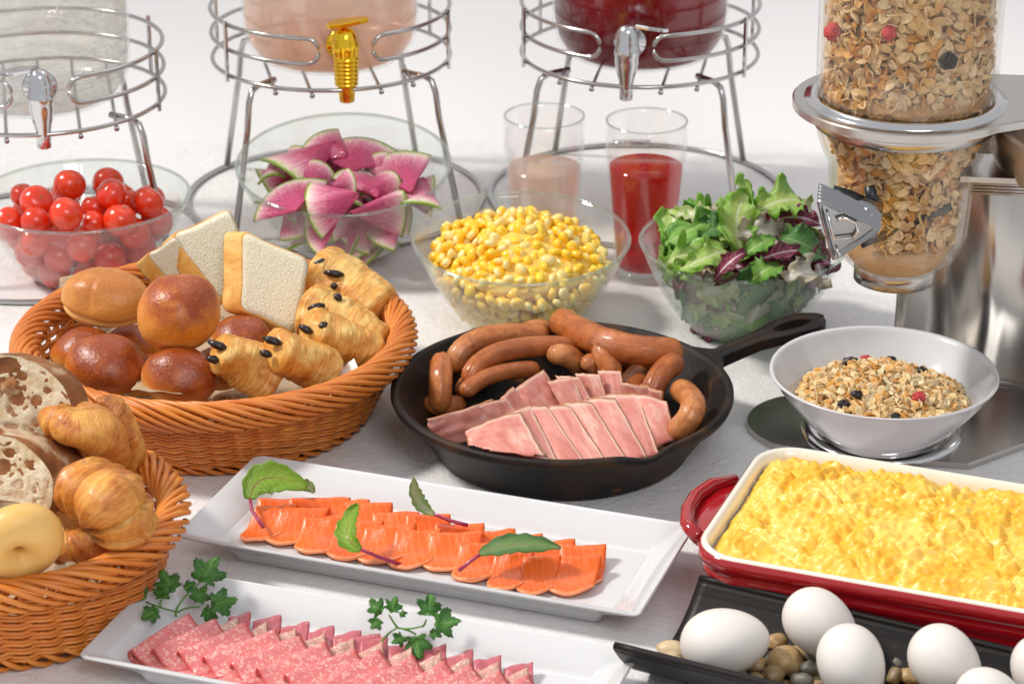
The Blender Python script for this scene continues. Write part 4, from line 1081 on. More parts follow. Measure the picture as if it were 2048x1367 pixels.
# ---------------------------------------------------------------- wicker baskets
def M_wicker():
    m = M('wicker_strand'); c = m.mix(m.rnd(), 'cf7626', 'e08e36'); c = m.mix(m.ramp(m.noise(24, 3), [(.35, 0.0), (.8, .5)]), c, 'b85612')
    return m.done(m.pbr(c, .40, m.bump(m.noise(300, 2, m.co('Object', (1, 1, 5))), .2, .0006), coat=.2, coatr=.3, sss=.08, ssss=.002))
MT['wicker'] = M_wicker()
def basket(c, Rt, Rb, h, rows, nst, nrim, label, sr=.00135):
    o = root('bread_basket', label, 'basket', c, 'round wicker bread baskets'); wm = MT['wicker']
    def rad(z): return Rb+(Rt-.010-Rb)*(z/h)**.85
    S_ = mesh('stake', *tube([Vector((rad(h*t)-.0006, 0, h*t)) for t in [i/8 for i in range(9)]], .0017, 6)[:2], wm)
    for i in range(nst): put('stake', S_, o, Matrix.Rotation(2*pi*(i+.5)/nst, 4, 'Z'))
    nseg = nst*6
    for j in range(rows):
        z = .008+(h-.020)*j/(rows-1)*1.0; pts = []
        for k in range(nseg):
            a = 2*pi*k/nseg; ph = nst*a/2 + (pi if (j % 2) else 0) + j*.10
            rr = rad(z)+.0026*math.sin(ph)
            zz = z+.0005*math.sin(ph*2)+.0004*noise.noise(Vector((math.cos(a)*4, math.sin(a)*4, j*1.3)))
            pts.append(Vector((rr*math.cos(a), rr*math.sin(a), zz)))
        mo('weaver_strand', join(tube(pts, sr, 6, True), tube([p+Vector((0, 0, sr*1.75)) for p in pts], sr, 6, True)), wm, o)
    # twisted rim: every strand is one helical length laid over the edge
    def helix(R0, z0, ra, span, f0, f1, tr, n=16, sc=1.0):
        P = []
        for i in range(n):
            t = i/(n-1); a = span*(t-.5); f = f0+(f1-f0)*t
            rr = R0+ra*math.cos(f); P.append(Vector((rr*math.cos(a), rr*math.sin(a), z0+ra*sc*math.sin(f))))
        return tube(P, [tr*(.7+.3*math.sin(pi*i/(n-1))) for i in range(n)], 6)
    rim = mesh('rim_strand', *helix(Rt-.0095, h-.004, .0098, .80, -2.4+2*pi, -.9, .0021)[:2], wm)
    rim2 = mesh('rim_strand', *helix(Rt-.0095, h-.0035, .0086, .70, 3.6, .2, .0022)[:2], wm)
    for i in range(nrim):
        a = 2*pi*i/nrim
        put('rim_strand', rim, o, Matrix.Translation((0, 0, random.uniform(-.0005, .0005))) @ Matrix.Rotation(a, 4, 'Z'))
        if i % 2: put('rim_strand', rim2, o, Matrix.Rotation(a+.03, 4, 'Z') )
    ft = mesh('foot_strand', *helix(Rb+.001, .0058, .0045, .34, 2.4, -2.2, .0019)[:2], wm)
    nf = int(nrim*.75)
    for i in range(nf): put('foot_strand', ft, o, Matrix.Rotation(2*pi*i/nf, 4, 'Z'))
    base = lathe([(.0005, .004), (Rb, .004), (Rb, .0065), (.0005, .0065)], 60)
    mo('base', base, wm, o)
    return o
BB = W(430, 665, .062); BB.z = 0; RB1 = .1500
basket(BB, RB1, .112, .062, 14, 46, 76, 'big round wicker basket filled with rolls, toast and pastries')
LB = W(8, 1020, .064); LB.z = 0; RB2 = .1180
basket(LB, RB2, .092, .064, 14, 36, 60, 'wicker basket with croissants and country bread beside the long plates')
def liner(c, R, z):
    V = lathe([(.0005, z), (R*.6, z), (R*.95, z+.004), (R*1.05, z+.014), (R*1.045, z+.0144), (R*.94, z+.0046), (R*.6, z+.0006), (.0005, z+.0006)], 48, mod=lambda r, z_, a: (r, z_+(.003*math.sin(a*9) if r > R*.9 else 0)))
    o = mo('wrapping_paper', V, MT['print']); o.location = c; return o
# printed wrapping paper
def M_print():
    m = M('printed_wrapping_paper'); uv = m.co('UV', (1, 1, 1)); x = m.xyz(uv)
    line = m.math('FRACT', m.math('MULTIPLY', x[1], 17.0)); row = m.math('FLOOR', m.math('MULTIPLY', x[1], 17.0))
    bar = m.ramp(line, [(.30, 0.0), (.34, 1.0), (.62, 1.0), (.66, 0.0)])
    v = m.n('CombineXYZ', None, X=m.math('MULTIPLY', x[0], 60.0), Y=m.math('MULTIPLY', row, 7.3), Z=0.0).outputs[0]
    wd = m.ramp(m.n('TexNoise', None, Vector=v, Scale=1.0, Detail=2.0).outputs[0], [(.44, 0.0), (.48, 1.0)])
    c = m.mix(m.math('MULTIPLY', m.math('MULTIPLY', bar, wd), .5), 'cdb596', '6d5640')
    p = m.pbr(c, .8); t = m.n('BsdfTranslucent', None, Color=c).outputs[0]
    return m.done(m.mixs(.2, p, t))
MT['print'] = M_print()
MT['wax'] = M_simple('white_wax_paper', 'e9e4de', .6)
def paper(c, lab, mat='print', **kw):
    P = [W(x, y, z) for x, y, z in c]
    o = mo('wrapping_paper', patch(P, .0004, kw.get('bulge', .06), .05, kw.get('seed', 1)), MT[mat]); tag(o, lab, 'paper', 'paper liners in the bread baskets')
tag(liner(BB, .112, .026), 'printed paper lying under the rolls at the bottom of the big basket', 'paper', 'paper liners in the bread baskets')
tag(liner(LB, .088, .022), 'printed paper lying under the croissants in the smaller basket', 'paper', 'paper liners in the bread baskets')
paper([(119, 556, .070), (158, 548, .070), (170, 660, .035), (122, 690, .030)], 'printed brown wrapping paper lining the big basket behind the tan roll')
paper([(282, 752, .050), (318, 748, .052), (365, 788, .060), (262, 780, .061)], 'printed paper corner under the brown rolls at the basket front', bulge=.02)
paper([(708, 716, .068), (718, 738, .064), (672, 760, .055), (676, 742, .058)], 'white paper tip poking out beside the pastries', 'wax', bulge=.02)
paper([(296, 1040, .070), (312, 1050, .068), (262, 1100, .055), (258, 1085, .058)], 'white paper tip beside the big croissant', 'wax', bulge=.02)
# ---------------------------------------------------------------- breads
def M_roll(name, top, side, low, gloss=.22, lo=.34, hi=.62, sx=0.0):
    m = M(name); q = m.xyz(m.co('Generated')); z = m.math('ADD', q[2], m.math('MULTIPLY', m.math('SUBTRACT', q[0], .5), sx))
    z = m.math('ADD', z, m.math('MULTIPLY', m.math('SUBTRACT', m.noise(30, 6, dist=.8, rough=.65), .5), .42))
    c = m.ramp(z, [(lo-.2, low), (lo, side), (hi, top)]); c = m.mix(m.ramp(m.noise(75, 5, dist=.5), [(.5, 0.0), (.68, .45)]), c, side)
    c = m.mix(m.ramp(m.noise(500, 3), [(.62, 0.0), (.72, .5)]), c, low)
    h = m.math('ADD', m.math('MULTIPLY', m.noise(45, 5), 1.6), m.math('MULTIPLY', m.noise(420, 3), .7))
    return m.done(m.pbr(c, gloss, m.bump(h, .5, .0016), coat=.14, coatr=.25, sss=.12, ssss=.004, sssc=(1, .5, .25)))
MT['roll'] = M_roll('glazed_roll_crust', '9c4412', 'd9862a', 'eaa850', .36, .52, .80, .25)
MT['rolldark'] = M_roll('dark_roll_crust', '8e3c12', 'c26c26', 'e4a65c', .34, .38, .66, .55)
MT['rolltan'] = M_roll('tan_roll_crust', 'ba7230', 'df9c48', 'efba6c', .42, .5, .9)
def ori(ix=(1, 0), tilt=0.0, yaw=0.0):
    """x axis along the picture direction ix laid on the table, z up tilted towards the camera by TILT degrees."""
    return Matrix.Rotation(R_(tilt), 3, 'X') @ Matrix.Rotation(yaw, 3, 'Z')
def roll(px, py, z, wx, wy, wz, yaw, tilt, mat, lab, seed=0, cat='bread roll', crease=False, name='bread_roll'):
    P = W(px, py, z); k = k_of(P)
    def f(q):
        if crease:
            d = q.z+.22+.10*math.sin(q.x*2.5); q = q*(1-.16*math.exp(-(d/.09)**2)*(1 if q.y < .2 else .3))
            q = q*(1-.05*math.exp(-((q.x+.15)/.07)**2)*max(0, q.z))
        if q.z < -.55: q = Vector((q.x, q.y, -.55+(q.z+.55)*.35))
        return q
    o = mo(name, blob(wx/k, wy/k, wz/k, 5, .10, 1.1, seed, f), MT[mat])
    o.location = P; o.rotation_euler = (Matrix.Rotation(R_(tilt), 3, 'X') @ Matrix.Rotation(R_(yaw), 3, 'Z')).to_euler()
    return tag(o, lab, cat, 'rolls in the big basket')
roll(212, 596, .083, 90, 64, 60, -12, 18, 'rolltan', 'tan oblong roll with a creased side, at the paper lined edge of the big basket', 3, crease=True)
roll(355, 626, .098, 86, 82, 78, 10, 22, 'roll', 'round glossy brown roll on top of the pile in the big basket', 5)
roll(168, 706, .052, 66, 60, 52, 30, 8, 'rolldark', 'dark roll mostly hidden at the basket wall under the tan roll', 7)
roll(213, 730, .060, 86, 70, 60, -18, 14, 'rolldark', 'dark brown roll with a white highlight nearest the country bread', 9)
roll(358, 752, .062, 80, 66, 60, -8, 12, 'rolldark', 'reddish brown roll with a pale flank at the front of the big basket', 11)
roll(484, 678, .050, 62, 56, 48, 0, 5, 'rolldark', 'shaded roll in front of the upright toast slice', 13)
roll(265, 690, .040, 60, 56, 40, 0, 0, 'roll', 'roll at the bottom of the pile, barely seen between others', 15)
roll(440, 738, .050, 60, 52, 44, 20, 5, 'rolldark', 'roll deep between the reddish roll and the foremost pastry', 17)
roll(300, 752, .048, 60, 52, 40, 20, 5, 'rolldark', 'roll deep below the two dark front rolls', 19)
# toast
def M_crumb(name, a='ece0c4', b='d9c39a', sc_=220):
    m = M(name); n_ = m.noise(sc_, 5, rough=.7); c = m.mix(m.ramp(n_, [(.38, 0.0), (.62, 1.0)]), b, a)
    c = m.mix(m.ramp(m.vor(sc_*1.2), [(.05, .5), (.25, 0.0)]), c, 'a8906a')
    return m.done(m.pbr(c, .85, m.bump(m.math('ADD', n_, m.vor(sc_)), .6, .0006), sss=.1, ssss=.003))
def M_crust():
    m = M('toast_crust'); c = m.ramp(m.noise(50, 5, dist=.5), [(.3, 'd08430'), (.5, 'e4aa54'), (.7, 'efc87c')])
    return m.done(m.pbr(c, .6, m.bump(m.noise(200, 5), .5, .0012), sss=.08, ssss=.003))
MT['crumb'] = M_crumb('white_bread_crumb', 'f4ecd8', 'e6d6b4', 620); MT['crust'] = M_crust()
def toast(tl, tr, br, bl, th, lab, back):
    """four crumb-face corners (world), thickness TH towards BACK"""
    pn = (tr-tl).cross(bl-tl).normalized(); br = br-pn*(br-tl).dot(pn)
    n = back.normalized()
    u, v = (tr-tl), (bl-tl)
    o = root('toast_slice', lab, 'toast', tl, 'toast slices in the big basket')
    def ringp(s, d, r=.12):
        out = []
        cs = [tl, tr, br, bl]; c = sum(cs, Vector())/4
        for i in range(4):
            a, p, b = cs[i-1], cs[i], cs[(i+1) % 4]
            for t in (0, .25, .5, .75, 1):
                q = (p.lerp(a, r)*(1-t)**2 + p*2*t*(1-t) + p.lerp(b, r)*t*t)
                out.append(q)
            for t in (.25, .5, .75):
                q = p.lerp(b, r+(1-2*r)*t); q = q + (c-q)*(.02+.015*math.sin(i*2.3+t*5)); out.append(q)
        return [tuple(c+(q-c)*s+n*d-tl) for q in out]
    mo('crust', loops([ringp(.955, .0004), ringp(.985, .0), ringp(1.0, .0012), ringp(1.0, th-.0012), ringp(.985, th), ringp(.955, th-.0004)]), MT['crust'], o)
    mo('crumb', loops([ringp(.956, .0003), ringp(.952, -.0004), ringp(.8, -.0006), ringp(.4, -.0005), ringp(.05, -.0005)]), MT['crumb'], o)
    mo('crumb', loops([ringp(.956, th-.0003), ringp(.952, th+.0004), ringp(.4, th+.0005), ringp(.05, th+.0005)]), MT['crumb'], o)
def wq(l): return [W(x, y, z) for x, y, z in l]
def toasts():
    # front slice: crust side to the left, crumb face to the right
    f = wq([(484, 458, .122), (622, 518, .098), (590, 674, .045), (480, 620, .070)])
    toast(f[0], f[1], f[2], f[3], .016, 'upright toast slice in front, its crumb face turned to the pastries', iv(-34, 6, f[0])*1.0+Vector((0, .006, 0)))
    f = wq([(340, 468, .112), (460, 414, .130), (520, 560, .080), (446, 604, .062)])
    toast(f[0], f[1], f[2], f[3], .014, 'toast slice leaning behind the front one with a browned bottom crust', iv(-22, 22, f[0])+Vector((0, .004, 0)))
    f = wq([(292, 508, .098), (350, 470, .112), (420, 560, .078), (362, 590, .064)])
    toast(f[0], f[1], f[2], f[3], .013, 'rearmost toast slice showing only its corner above the tan roll', iv(-20, 20, f[0])+Vector((0, .004, 0)))
toasts()
# pastries with chocolate sticks
def M_pastry(name, pale_tone, mid, dark, fr=7.0):
    m = M(name); uv = m.co('UV'); x = m.xyz(uv); 
    w = m.noise(3.0, 6, m.co('UV', (fr*1.5, 1.5, 1)), 1.6, .65); g = m.noise(45, 6, dist=.6, rough=.65)
    c = m.ramp(m.math('ADD', m.math('MULTIPLY', w, .36), m.math('MULTIPLY', g, .64)), [(.36, dark), (.47, mid), (.60, pale_tone)])  # pale, golden and brown crust tones spread by noise
    return m.done(m.pbr(c, .38, m.bump(m.math('ADD', w, m.math('MULTIPLY', m.noise(160, 4), .35)), .8, .0022), coat=.22, coatr=.25, sss=.12, ssss=.004, sssc=(1, .6, .3)))
MT['pastry'] = M_pastry('flaky_pastry', 'f6cc78', 'e09838', 'b4601a'); MT['croissant'] = M_pastry('croissant_crust', 'eaac4e', 'cf7e2a', '9c4c14', 9)
MT['choc'] = (lambda m: m.done(m.pbr('20120f', .35, m.bump(m.noise(200, 3), .5, .001), coat=.2)))(M('dark_chocolate'))
def pastry(a, b, za, zb, r0, r1, lab, sticks, seed=0, flat=.9):
    A, B_ = W(*a, za), W(*b, zb); mid = (A+B_)/2; k = k_of(mid); ax = (B_-A).normalized(); A = A-ax*(r0*.62/k); B_ = B_+ax*(r1*.7/k); mid = (A+B_)/2+Z*.006; N = 60
    P = bez(A, mid+(B_-A)*.02, B_, N); rs = []
    for i in range(N):
        t = i/(N-1); base = r0+(r1-r0)*t; e = min(t/.15, (1-t)/.12, 1); e = math.sqrt(max(0, 1-(1-e)**2))
        lay = (t*4.0) % 1
        rs.append(max(.0008, base*1.1/k*e*(1.04-.030*(1-lay)**1.5)))
    def mod(t, a_): return 1+.07*math.sin(a_*2+t*5+seed)+.13*noise.noise(Vector((math.cos(a_)*1.4, math.sin(a_)*1.4, t*4+seed)))+.05*noise.noise(Vector((math.cos(a_)*4, math.sin(a_)*4, t*14+seed)))+.030*noise.noise(Vector((math.cos(a_+t*3)*1.2, math.sin(a_+t*3)*1.2, t*34+seed)))
    o = root('chocolate_pastry', lab, 'pastry', A, 'chocolate filled pastries in the big basket')
    g = tube(P, rs, 44, flat=flat, mod=mod)
    mo('pastry_roll', xf(g, Matrix.Translation(-A)), MT['pastry'], o)
    for (x, y, dx, dy) in sticks:
        t = 0.0; d = RT*(x-1024)-UP*(y-683.5)+FW*FP
        # put the stick on the roll's surface nearest the camera along this line of sight
        best = None; rr = r0/k*.92
        for s in range(400):
            q = C0+d*(1.45/d.length*FP/FP)*(1+s*.0022)/1.0 if False else C0+d.normalized()*(1.5+s*.0022)
            dist = min((q-p).length for p in P[10:52:2])
            if dist < rr: best = q-d.normalized()*.001; break
        if best is None: best = P[14]+Z*(r0/k*.8)
        e = iv(dx, dy, best)
        n_ = -FW*.0014
        st = mo('chocolate_stick', tube([best-e*1.3+n_, best-e*.5+n_*1.8, best+e*.5+n_*1.8, best+e*1.3+n_], [.0012, .0028, .0031, .0013], 10, mod=lambda t, a_: 1+.2*noise.noise(Vector((a_, t*9, x)))), MT['choc'], o)
        st.location = -A
pastry((652, 556), (742, 610), .075, .060, 56, 50, 'pastry at the back wall of the big basket beside the toast, showing its brown underside', [(640, 525, 14, -4), (668, 547, 15, 2), (668, 572, 3, 3), (612, 596, 4, 2)], 1)
pastry((628, 628), (738, 682), .072, .055, 54, 46, 'second pastry from the toast, partly under the rearmost pastry', [(676, 594, 5, 4), (633, 614, 13, -3)], 2)
pastry((630, 668), (722, 705), .078, .058, 47, 46, 'middle pastry with two chocolate sticks, above the swirled one', [(612, 658, 10, 5), (646, 652, 6, -5)], 3)
pastry((558, 708), (640, 742), .080, .060, 46, 46, 'swirled pastry with two chocolate sticks near the basket front', [(545, 681, 14, 4), (532, 707, 9, 3)], 4)
pastry((448, 712), (520, 752), .080, .062, 44, 50, 'foremost pastry, with flaky layers and two chocolate ends', [(436, 690, 15, 6), (426, 718, 10, 2)], 5)
# croissants
def croissant(pts, zs, rps, lab, seed=0, turns=6.0, flat=.85, name='croissant', mat='croissant', amp=.16):
    P0 = [W(x, y, z) for (x, y), z in zip(pts, zs)]; N = 90; P, rs = [], []
    m_ = len(P0)-1
    for i in range(N):
        t = i/(N-1)*m_; j = min(int(t), m_-1); f = t-j
        p0, p1, p2, p3 = P0[max(j-1, 0)], P0[j], P0[j+1], P0[min(j+2, m_)]
        P.append(.5*((2*p1)+(p2-p0)*f+(2*p0-5*p1+4*p2-p3)*f*f+(3*p1-3*p2+p3-p0)*f*f*f))
        rr = rps[j]+(rps[j+1]-rps[j])*(f*f*(3-2*f)); s = i/(N-1)
        d = abs(2*s-1); lay = (d*turns/2) % 1
        e = min(1, min(s, 1-s)/.03); e = math.sqrt(max(0, 1-(1-e)**2))
        rs.append(max(.0008, rr/k_of(P0[j])*(1-amp*lay**1.3)*e))
    def mod(t, a_): return 1+.05*math.sin(a_*2+t*9+seed)+.06*noise.noise(Vector((math.cos(a_)*2, math.sin(a_)*2, t*8+seed)))
    o = mo(name, tube(P, rs, 48, flat=flat, mod=mod), MT[mat]); return tag(o, lab, 'croissant', 'croissants in the bread basket')
croissant([(90, 830), (140, 850), (190, 860), (215, 905), (250, 920)], [.115, .115, .108, .085, .060], [26, 52, 66, 64, 40], 'upper croissant with a folded tip, against the country bread', 1, 3.0, .8, amp=.22)
croissant([(200, 796), (232, 830), (258, 900), (262, 935)], [.120, .105, .075, .05], [16, 42, 44, 30], 'croissant half behind the upper one at the basket wall', 6, 4.0, .8)
croissant([(138, 962), (178, 975), (222, 1002), (248, 1045), (246, 1088)], [.094, .100, .098, .084, .066], [34, 72, 88, 74, 34], 'big glossy croissant in front with a curved end', 2, 7.0, .85, amp=.20)
croissant([(112, 1110), (150, 1090), (200, 1100), (232, 1118)], [.058, .066, .060, .050], [26, 42, 38, 18], 'small croissant underneath the big one, beside the pale bagel', 4, 5.0)
croissant([(112, 1030), (128, 1010), (150, 1060)], [.060, .066, .055], [16, 26, 20], 'dark flaky croissant piece between the country bread and the bagel', 8, 5.0)
# bagel
def M_bagel():
    m = M('bagel_crust'); c = m.mix(m.noise(18, 4), 'dda84e', 'edc67c'); return m.done(m.pbr(c, .45, m.bump(m.noise(220, 4), .3, .001), coat=.15, coatr=.3, sss=.15, ssss=.005))
MT['bagel'] = M_bagel()
P = W(35, 1085, .088); k = k_of(P); ring = []
for i in range(72):
    a = 2*pi*i/72; ring.append(Vector((50/k*math.cos(a), 50/k*math.sin(a), 0)))
o = mo('bagel', tube(ring, [(43+2*math.sin(i*pi/18))/k for i in range(72)], 28, True, up=Z), MT['bagel']); o.location = P
o.rotation_euler = (R_(108), R_(8), R_(24)); tag(o, 'pale plain bagel cut off by the picture edge, foremost in its basket', 'bagel')
# country bread
def M_country():
    m = M('country_bread_crumb'); n_ = m.noise(90, 5, rough=.7); c = m.mix(m.ramp(n_, [(.35, 0.0), (.6, 1.0)]), 'c9ac80', 'ecdfc4')
    v = m.vor(40, m.n('Mapping', None, Vector=m.co('Object'), Scale=(1, 1.6, 1.3)).outputs[0]); g = m.noise(15, 3)
    hole = m.math('MULTIPLY', m.ramp(v, [(.12, .8), (.22, 0.0)]), m.ramp(g, [(.48, 0.0), (.55, 1.0)]))
    c = m.mix(hole, c, 'b88c56'); return m.done(m.pbr(c, .75, m.bump(m.math('SUBTRACT', n_, m.math('MULTIPLY', hole, 3.0)), .8, .002), sss=.1, ssss=.003))
MT['country'] = M_country()
MT['darkcrust'] = (lambda m: m.done(m.pbr(m.ramp(m.noise(40, 5, dist=.6), [(.3, '6b3c1c'), (.5, '9a6234'), (.68, 'd8c4a4')]), .7, m.bump(m.noise(90, 5), .8, .002))))(M('floury_dark_crust'))
def country(outline, z_of, th, lab, seed, holes):
    P = [W(x, y, z_of(x, y)) for x, y in outline]; c = sum(P, Vector())/len(P)
    n = Vector((0, 0, 0))
    for i in range(len(P)): n += (P[i]-c).cross(P[(i+1) % len(P)]-c)
    n.normalize()
    if n.dot(-FW) < 0: n = -n
    # smooth closed outline
    Q = []; m_ = len(P)
    for i in range(m_):
        p0, p1, p2, p3 = P[i-1], P[i], P[(i+1) % m_], P[(i+2) % m_]
        for f in (0, .25, .5, .75):
            q = .5*((2*p1)+(p2-p0)*f+(2*p0-5*p1+4*p2-p3)*f*f+(3*p1-3*p2+p3-p0)*f*f*f); q = q-n*(q-c).dot(n); Q.append(q)
    o = root('country_bread_slice', lab, 'bread slice', c, 'country bread slices')
    K = len(Q); e1 = (Q[0]-c).normalized(); e2 = n.cross(e1)
    rg = lambda s, d: [tuple(q_*s - n*d) for q_ in [q-c for q in Q]]
    jit = lambda l, a: [tuple(Vector(p)*(1+a*noise.noise(Vector(p)*60))) for p in l]
    mo('crust', loops([rg(.965, -.0002), jit(rg(.985, -.0006), .02), jit(rg(1.0, .002), .03), [tuple(Vector(p)+RT*th*.55) for p in jit(rg(1.0, th*.7), .03)], [tuple(Vector(p)+RT*th*.9) for p in jit(rg(.97, th), .03)], [tuple(Vector(p)+RT*th*.9) for p in rg(.8, th+.001)]]), MT['darkcrust'], o)
    hs = [(W(x, y, z_of(x, y))-c, r) for x, y, r in holes]; kk = k_of(c)
    V, F = [Vector((0, 0, 0))], []
    rings = 26
    for j in range(1, rings+1):
        for q in rg(.97*j/rings, -.0004): V.append(Vector(q))
    hs = [((h-n*h.dot(n)), r/kk) for h, r in hs]
    for i, v in enumerate(V):
        d = .0006*noise.noise(v*300)
        for h, r in hs:
            q = (v-h); q = Vector((q.dot(e1), q.dot(e2)*1.0)); t = q.length/r*(1+.35*noise.noise(v*90+Vector((seed, 0, 0))))
            if t < 1: d -= .0050*(1-t**2.2)
        V[i] = v+n*d
    for i in range(K): F.append((0, 1+i, 1+(i+1) % K))
    for j in range(rings-1):
        for i in range(K): a = 1+j*K; F.append((a+i, a+K+i, a+K+(i+1) % K, a+(i+1) % K))
    mo('crumb', (V, F), MT['country'], o)
country([(-70, 740), (0, 706), (70, 722), (112, 752), (138, 790), (150, 850), (112, 905), (100, 925), (20, 890), (-70, 850)], lambda x, y: .150-(y-700)*.00030, .012,
        'large airy country bread slice with walnuts standing behind the croissants', 2, [(12, 730, 16), (35, 795, 13), (42, 750, 10), (88, 885, 12), (72, 800, 11), (5, 770, 12), (30, 735, 9), (72, 845, 9), (60, 860, 7), (20, 850, 8), (20, 820, 6), (95, 780, 6)])
country([(-70, 860), (0, 868), (40, 880), (90, 925), (108, 965), (100, 1020), (60, 1010), (0, 1000), (-70, 990)], lambda x, y: .118-(y-860)*.00028, .030,
        'second country bread slice with thick floury crust just above the bagel', 5, [(8, 930, 13), (38, 968, 10), (20, 905, 10), (60, 930, 7), (70, 980, 6)])
o = mo('walnut_piece', blob(.006, .008, .005, 3, .6, 2.5, 4), MT['darkcrust']); o.location = W(22, 772, .134); tag(o, 'brown walnut piece baked into the large country bread slice', 'walnut')
# ---------------------------------------------------------------- long plates
def plate(tl, tr, bl, label, ext=None):
    z = .024; A, B_, D = W(*tl, z), W(*tr, z), W(*bl, z)
    u = (B_-A); v = (D-A); ln, wd = u.length, v.length
    if ext: ln = ext
    u.normalize(); v = (v-u*v.dot(u)).normalized(); c = A+u*ln/2+v*wd/2; c.z = 0
    o = root('long_plate', label, 'plate', c, 'long white rectangular plates'); ang = math.atan2(u.y, u.x); o.rotation_euler = (0, 0, ang)
    def lp(w_, d, z_, r=.005): return [(x, y, z_) for x, y in rrect(w_, d, r, 5)]
    L_ = [lp(ln*.78, wd*.62, .0005), lp(ln*.785, wd*.64, .0), lp(ln*.80, wd*.67, .0015), lp(ln*.81, wd*.69, .0065), lp(ln*.84, wd*.72, .0095), lp(ln-.006, wd-.006, .0205, .006), lp(ln, wd, .0225, .006), lp(ln+.0006, wd+.0006, .0236, .006), lp(ln-.001, wd-.001, .0246, .006), lp(ln-.004, wd-.004, .0245, .006),
          lp(ln*.875, wd*.72, .0128, .005), lp(ln*.870, wd*.705, .0116, .005), lp(ln*.866, wd*.69, .0108, .005), lp(ln*.855, wd*.66, .0100, .005), lp(ln*.84, wd*.62, .0096, .005)]
    b = mo('plate_body', loops(L_), MT['porcelain'], o); ready(b, 50)
    return o, c, u, -v, ln, wd
PL1 = plate((512, 909), (1391, 1050), (350, 1070), 'long white plate of smoked salmon in front of the skillet')
PL2 = plate((328, 1134), (1270, 1297), (134, 1306), 'long white plate of sliced salami and ham nearest the camera', PL1[4])
# ---------------------------------------------------------------- folded slices
def fold(A, B_, dn, r, Lf, th=.0012, round_=.35, seed=0, wav=.0, drop=None, lift=0.0):
    """crest line A->B, DN horizontal direction in which the slice runs down"""
    e = B_-A; Ln = e.length
    zc = drop if drop is not None else 0
    under = .8*r; prof = []
    N = 26
    def prof_at(t, u):
        L_ = Lf*(1-round_*abs(2*u-1)**2.6)
        # t 0..1: tail under, round the crest, run down to flat
        if t < .12: s = t/.12; return (r*1.2*(1-s), -2*r)
        if t < .5:
            a = (t-.12)/.38*(pi*.85); return (-r*math.sin(a), -r-r*math.cos(a))
        s = (t-.5)/.5
        y0, h0 = -r*math.sin(pi*.85), -r-r*math.cos(pi*.85)
        x = y0+(L_)*s; fall = (A.z-zc)
        return (x, h0-(fall+h0)*(1-(1-min(1, s*1.25))**2.0) if s < 1 else -fall)
    def f(u, v):
        a, h = prof_at(v, u)
        P = A+e*u+dn*a+Z*h
        P += Z*(wav*noise.noise(Vector((u*3+seed, v*3, seed))) + lift*(2*u-1)**2)
        if P.z < zc: P.z = zc
        return P
    return sheet(f, 16, N, th)
def M_salmon():
    m = M('smoked_salmon'); uv = m.co('UV'); x = m.xyz(uv)
    st = m.wave(2.2, m.n('Mapping', None, Vector=uv, Scale=(1, 1.5, 1), Rotation=(0, 0, .5)).outputs[0], 3.0, 1.5)
    c = m.mix(m.ramp(st, [(.66, 0.0), (1.0, .18)]), 'f0691a', 'f5a262'); c = m.mix(m.ramp(m.noise(20, 3), [(.4, 0.0), (.7, .5)]), c, 'ea560a')
    ed = m.math('MINIMUM', x[0], m.math('SUBTRACT', 1.0, x[1])); ed = m.math('ADD', ed, m.math('MULTIPLY', m.math('SUBTRACT', m.noise(14, 3, uv), .5), .08))
    c = m.mix(m.ramp(ed, [(.015, .6), (.05, 0.0)]), c, 'f3a878')
    return m.done(m.pbr(c, .28, m.bump(m.math('ADD', m.noise(10, 4, uv), m.math('MULTIPLY', m.noise(60, 3, uv), .3)), .45, .0016), coat=.3, coatr=.15, sss=.15, ssss=.004, sssc=(1, .5, .25)))
MT['salmon'] = M_salmon()
_, c1, U1, V1, _, _ = PL1     # V1 points to the back
def salmon():
    zb = .0102
    ord_ = ['first', 'second', 'third', 'fourth', 'fifth', 'sixth', 'seventh', 'eighth', 'ninth', 'tenth', 'eleventh', 'twelfth']
    back = [(515, 640, 993), (578, 700, 988+5), (645, 738, 996), (694, 784, 1003), (745, 838, 1022), (812, 900, 1026), (870, 968, 1044), (940, 1030, 1057), (990, 1085, 1066), (1060, 1150, 1078), (1120, 1212, 1086)]
    for i, (x0, x1, y) in enumerate(back):
        A, B_ = W(x0, y+8, .0205+.0015*(i % 2)), W(x1, y+(x1-x0)*.02+2, .0215)
        o = mo('salmon_slice', fold(A, B_, -V1+U1*.25, .0042, .034 if i < 10 else .040, .0018, .25, i, .0015, zb+.0008), MT['salmon'])
        tag(o, f'smoked salmon slice in the back row, {ord_[i]} from the bread basket end', 'salmon slice', 'smoked salmon slices on the long plate')
    front = [(508, 590, 1012), (557, 655, 1018), (606, 705, 1033), (670, 765, 1045), (728, 830, 1052), (790, 880, 1062), (858, 965, 1066), (918, 1012, 1086), (988, 1065, 1104), (1046, 1120, 1112), (1108, 1202, 1112)]
    for i, (x0, x1, y) in enumerate(front):
        A, B_ = W(x0, y+6, .0225), W(x1, y+1, .0240)
        d = (-V1-U1*.05 if i < 2 else -V1+U1*.12)
        o = mo('salmon_slice', fold(A, B_, d, .0052, .033, .0019, .28, 20+i, .0016, zb+.0018), MT['salmon'])
        o.location = (0, 0, .0006)
        tag(o, f'smoked salmon slice in the front row, {ord_[i]} from the bread basket end', 'salmon slice', 'smoked salmon slices on the long plate')
salmon()
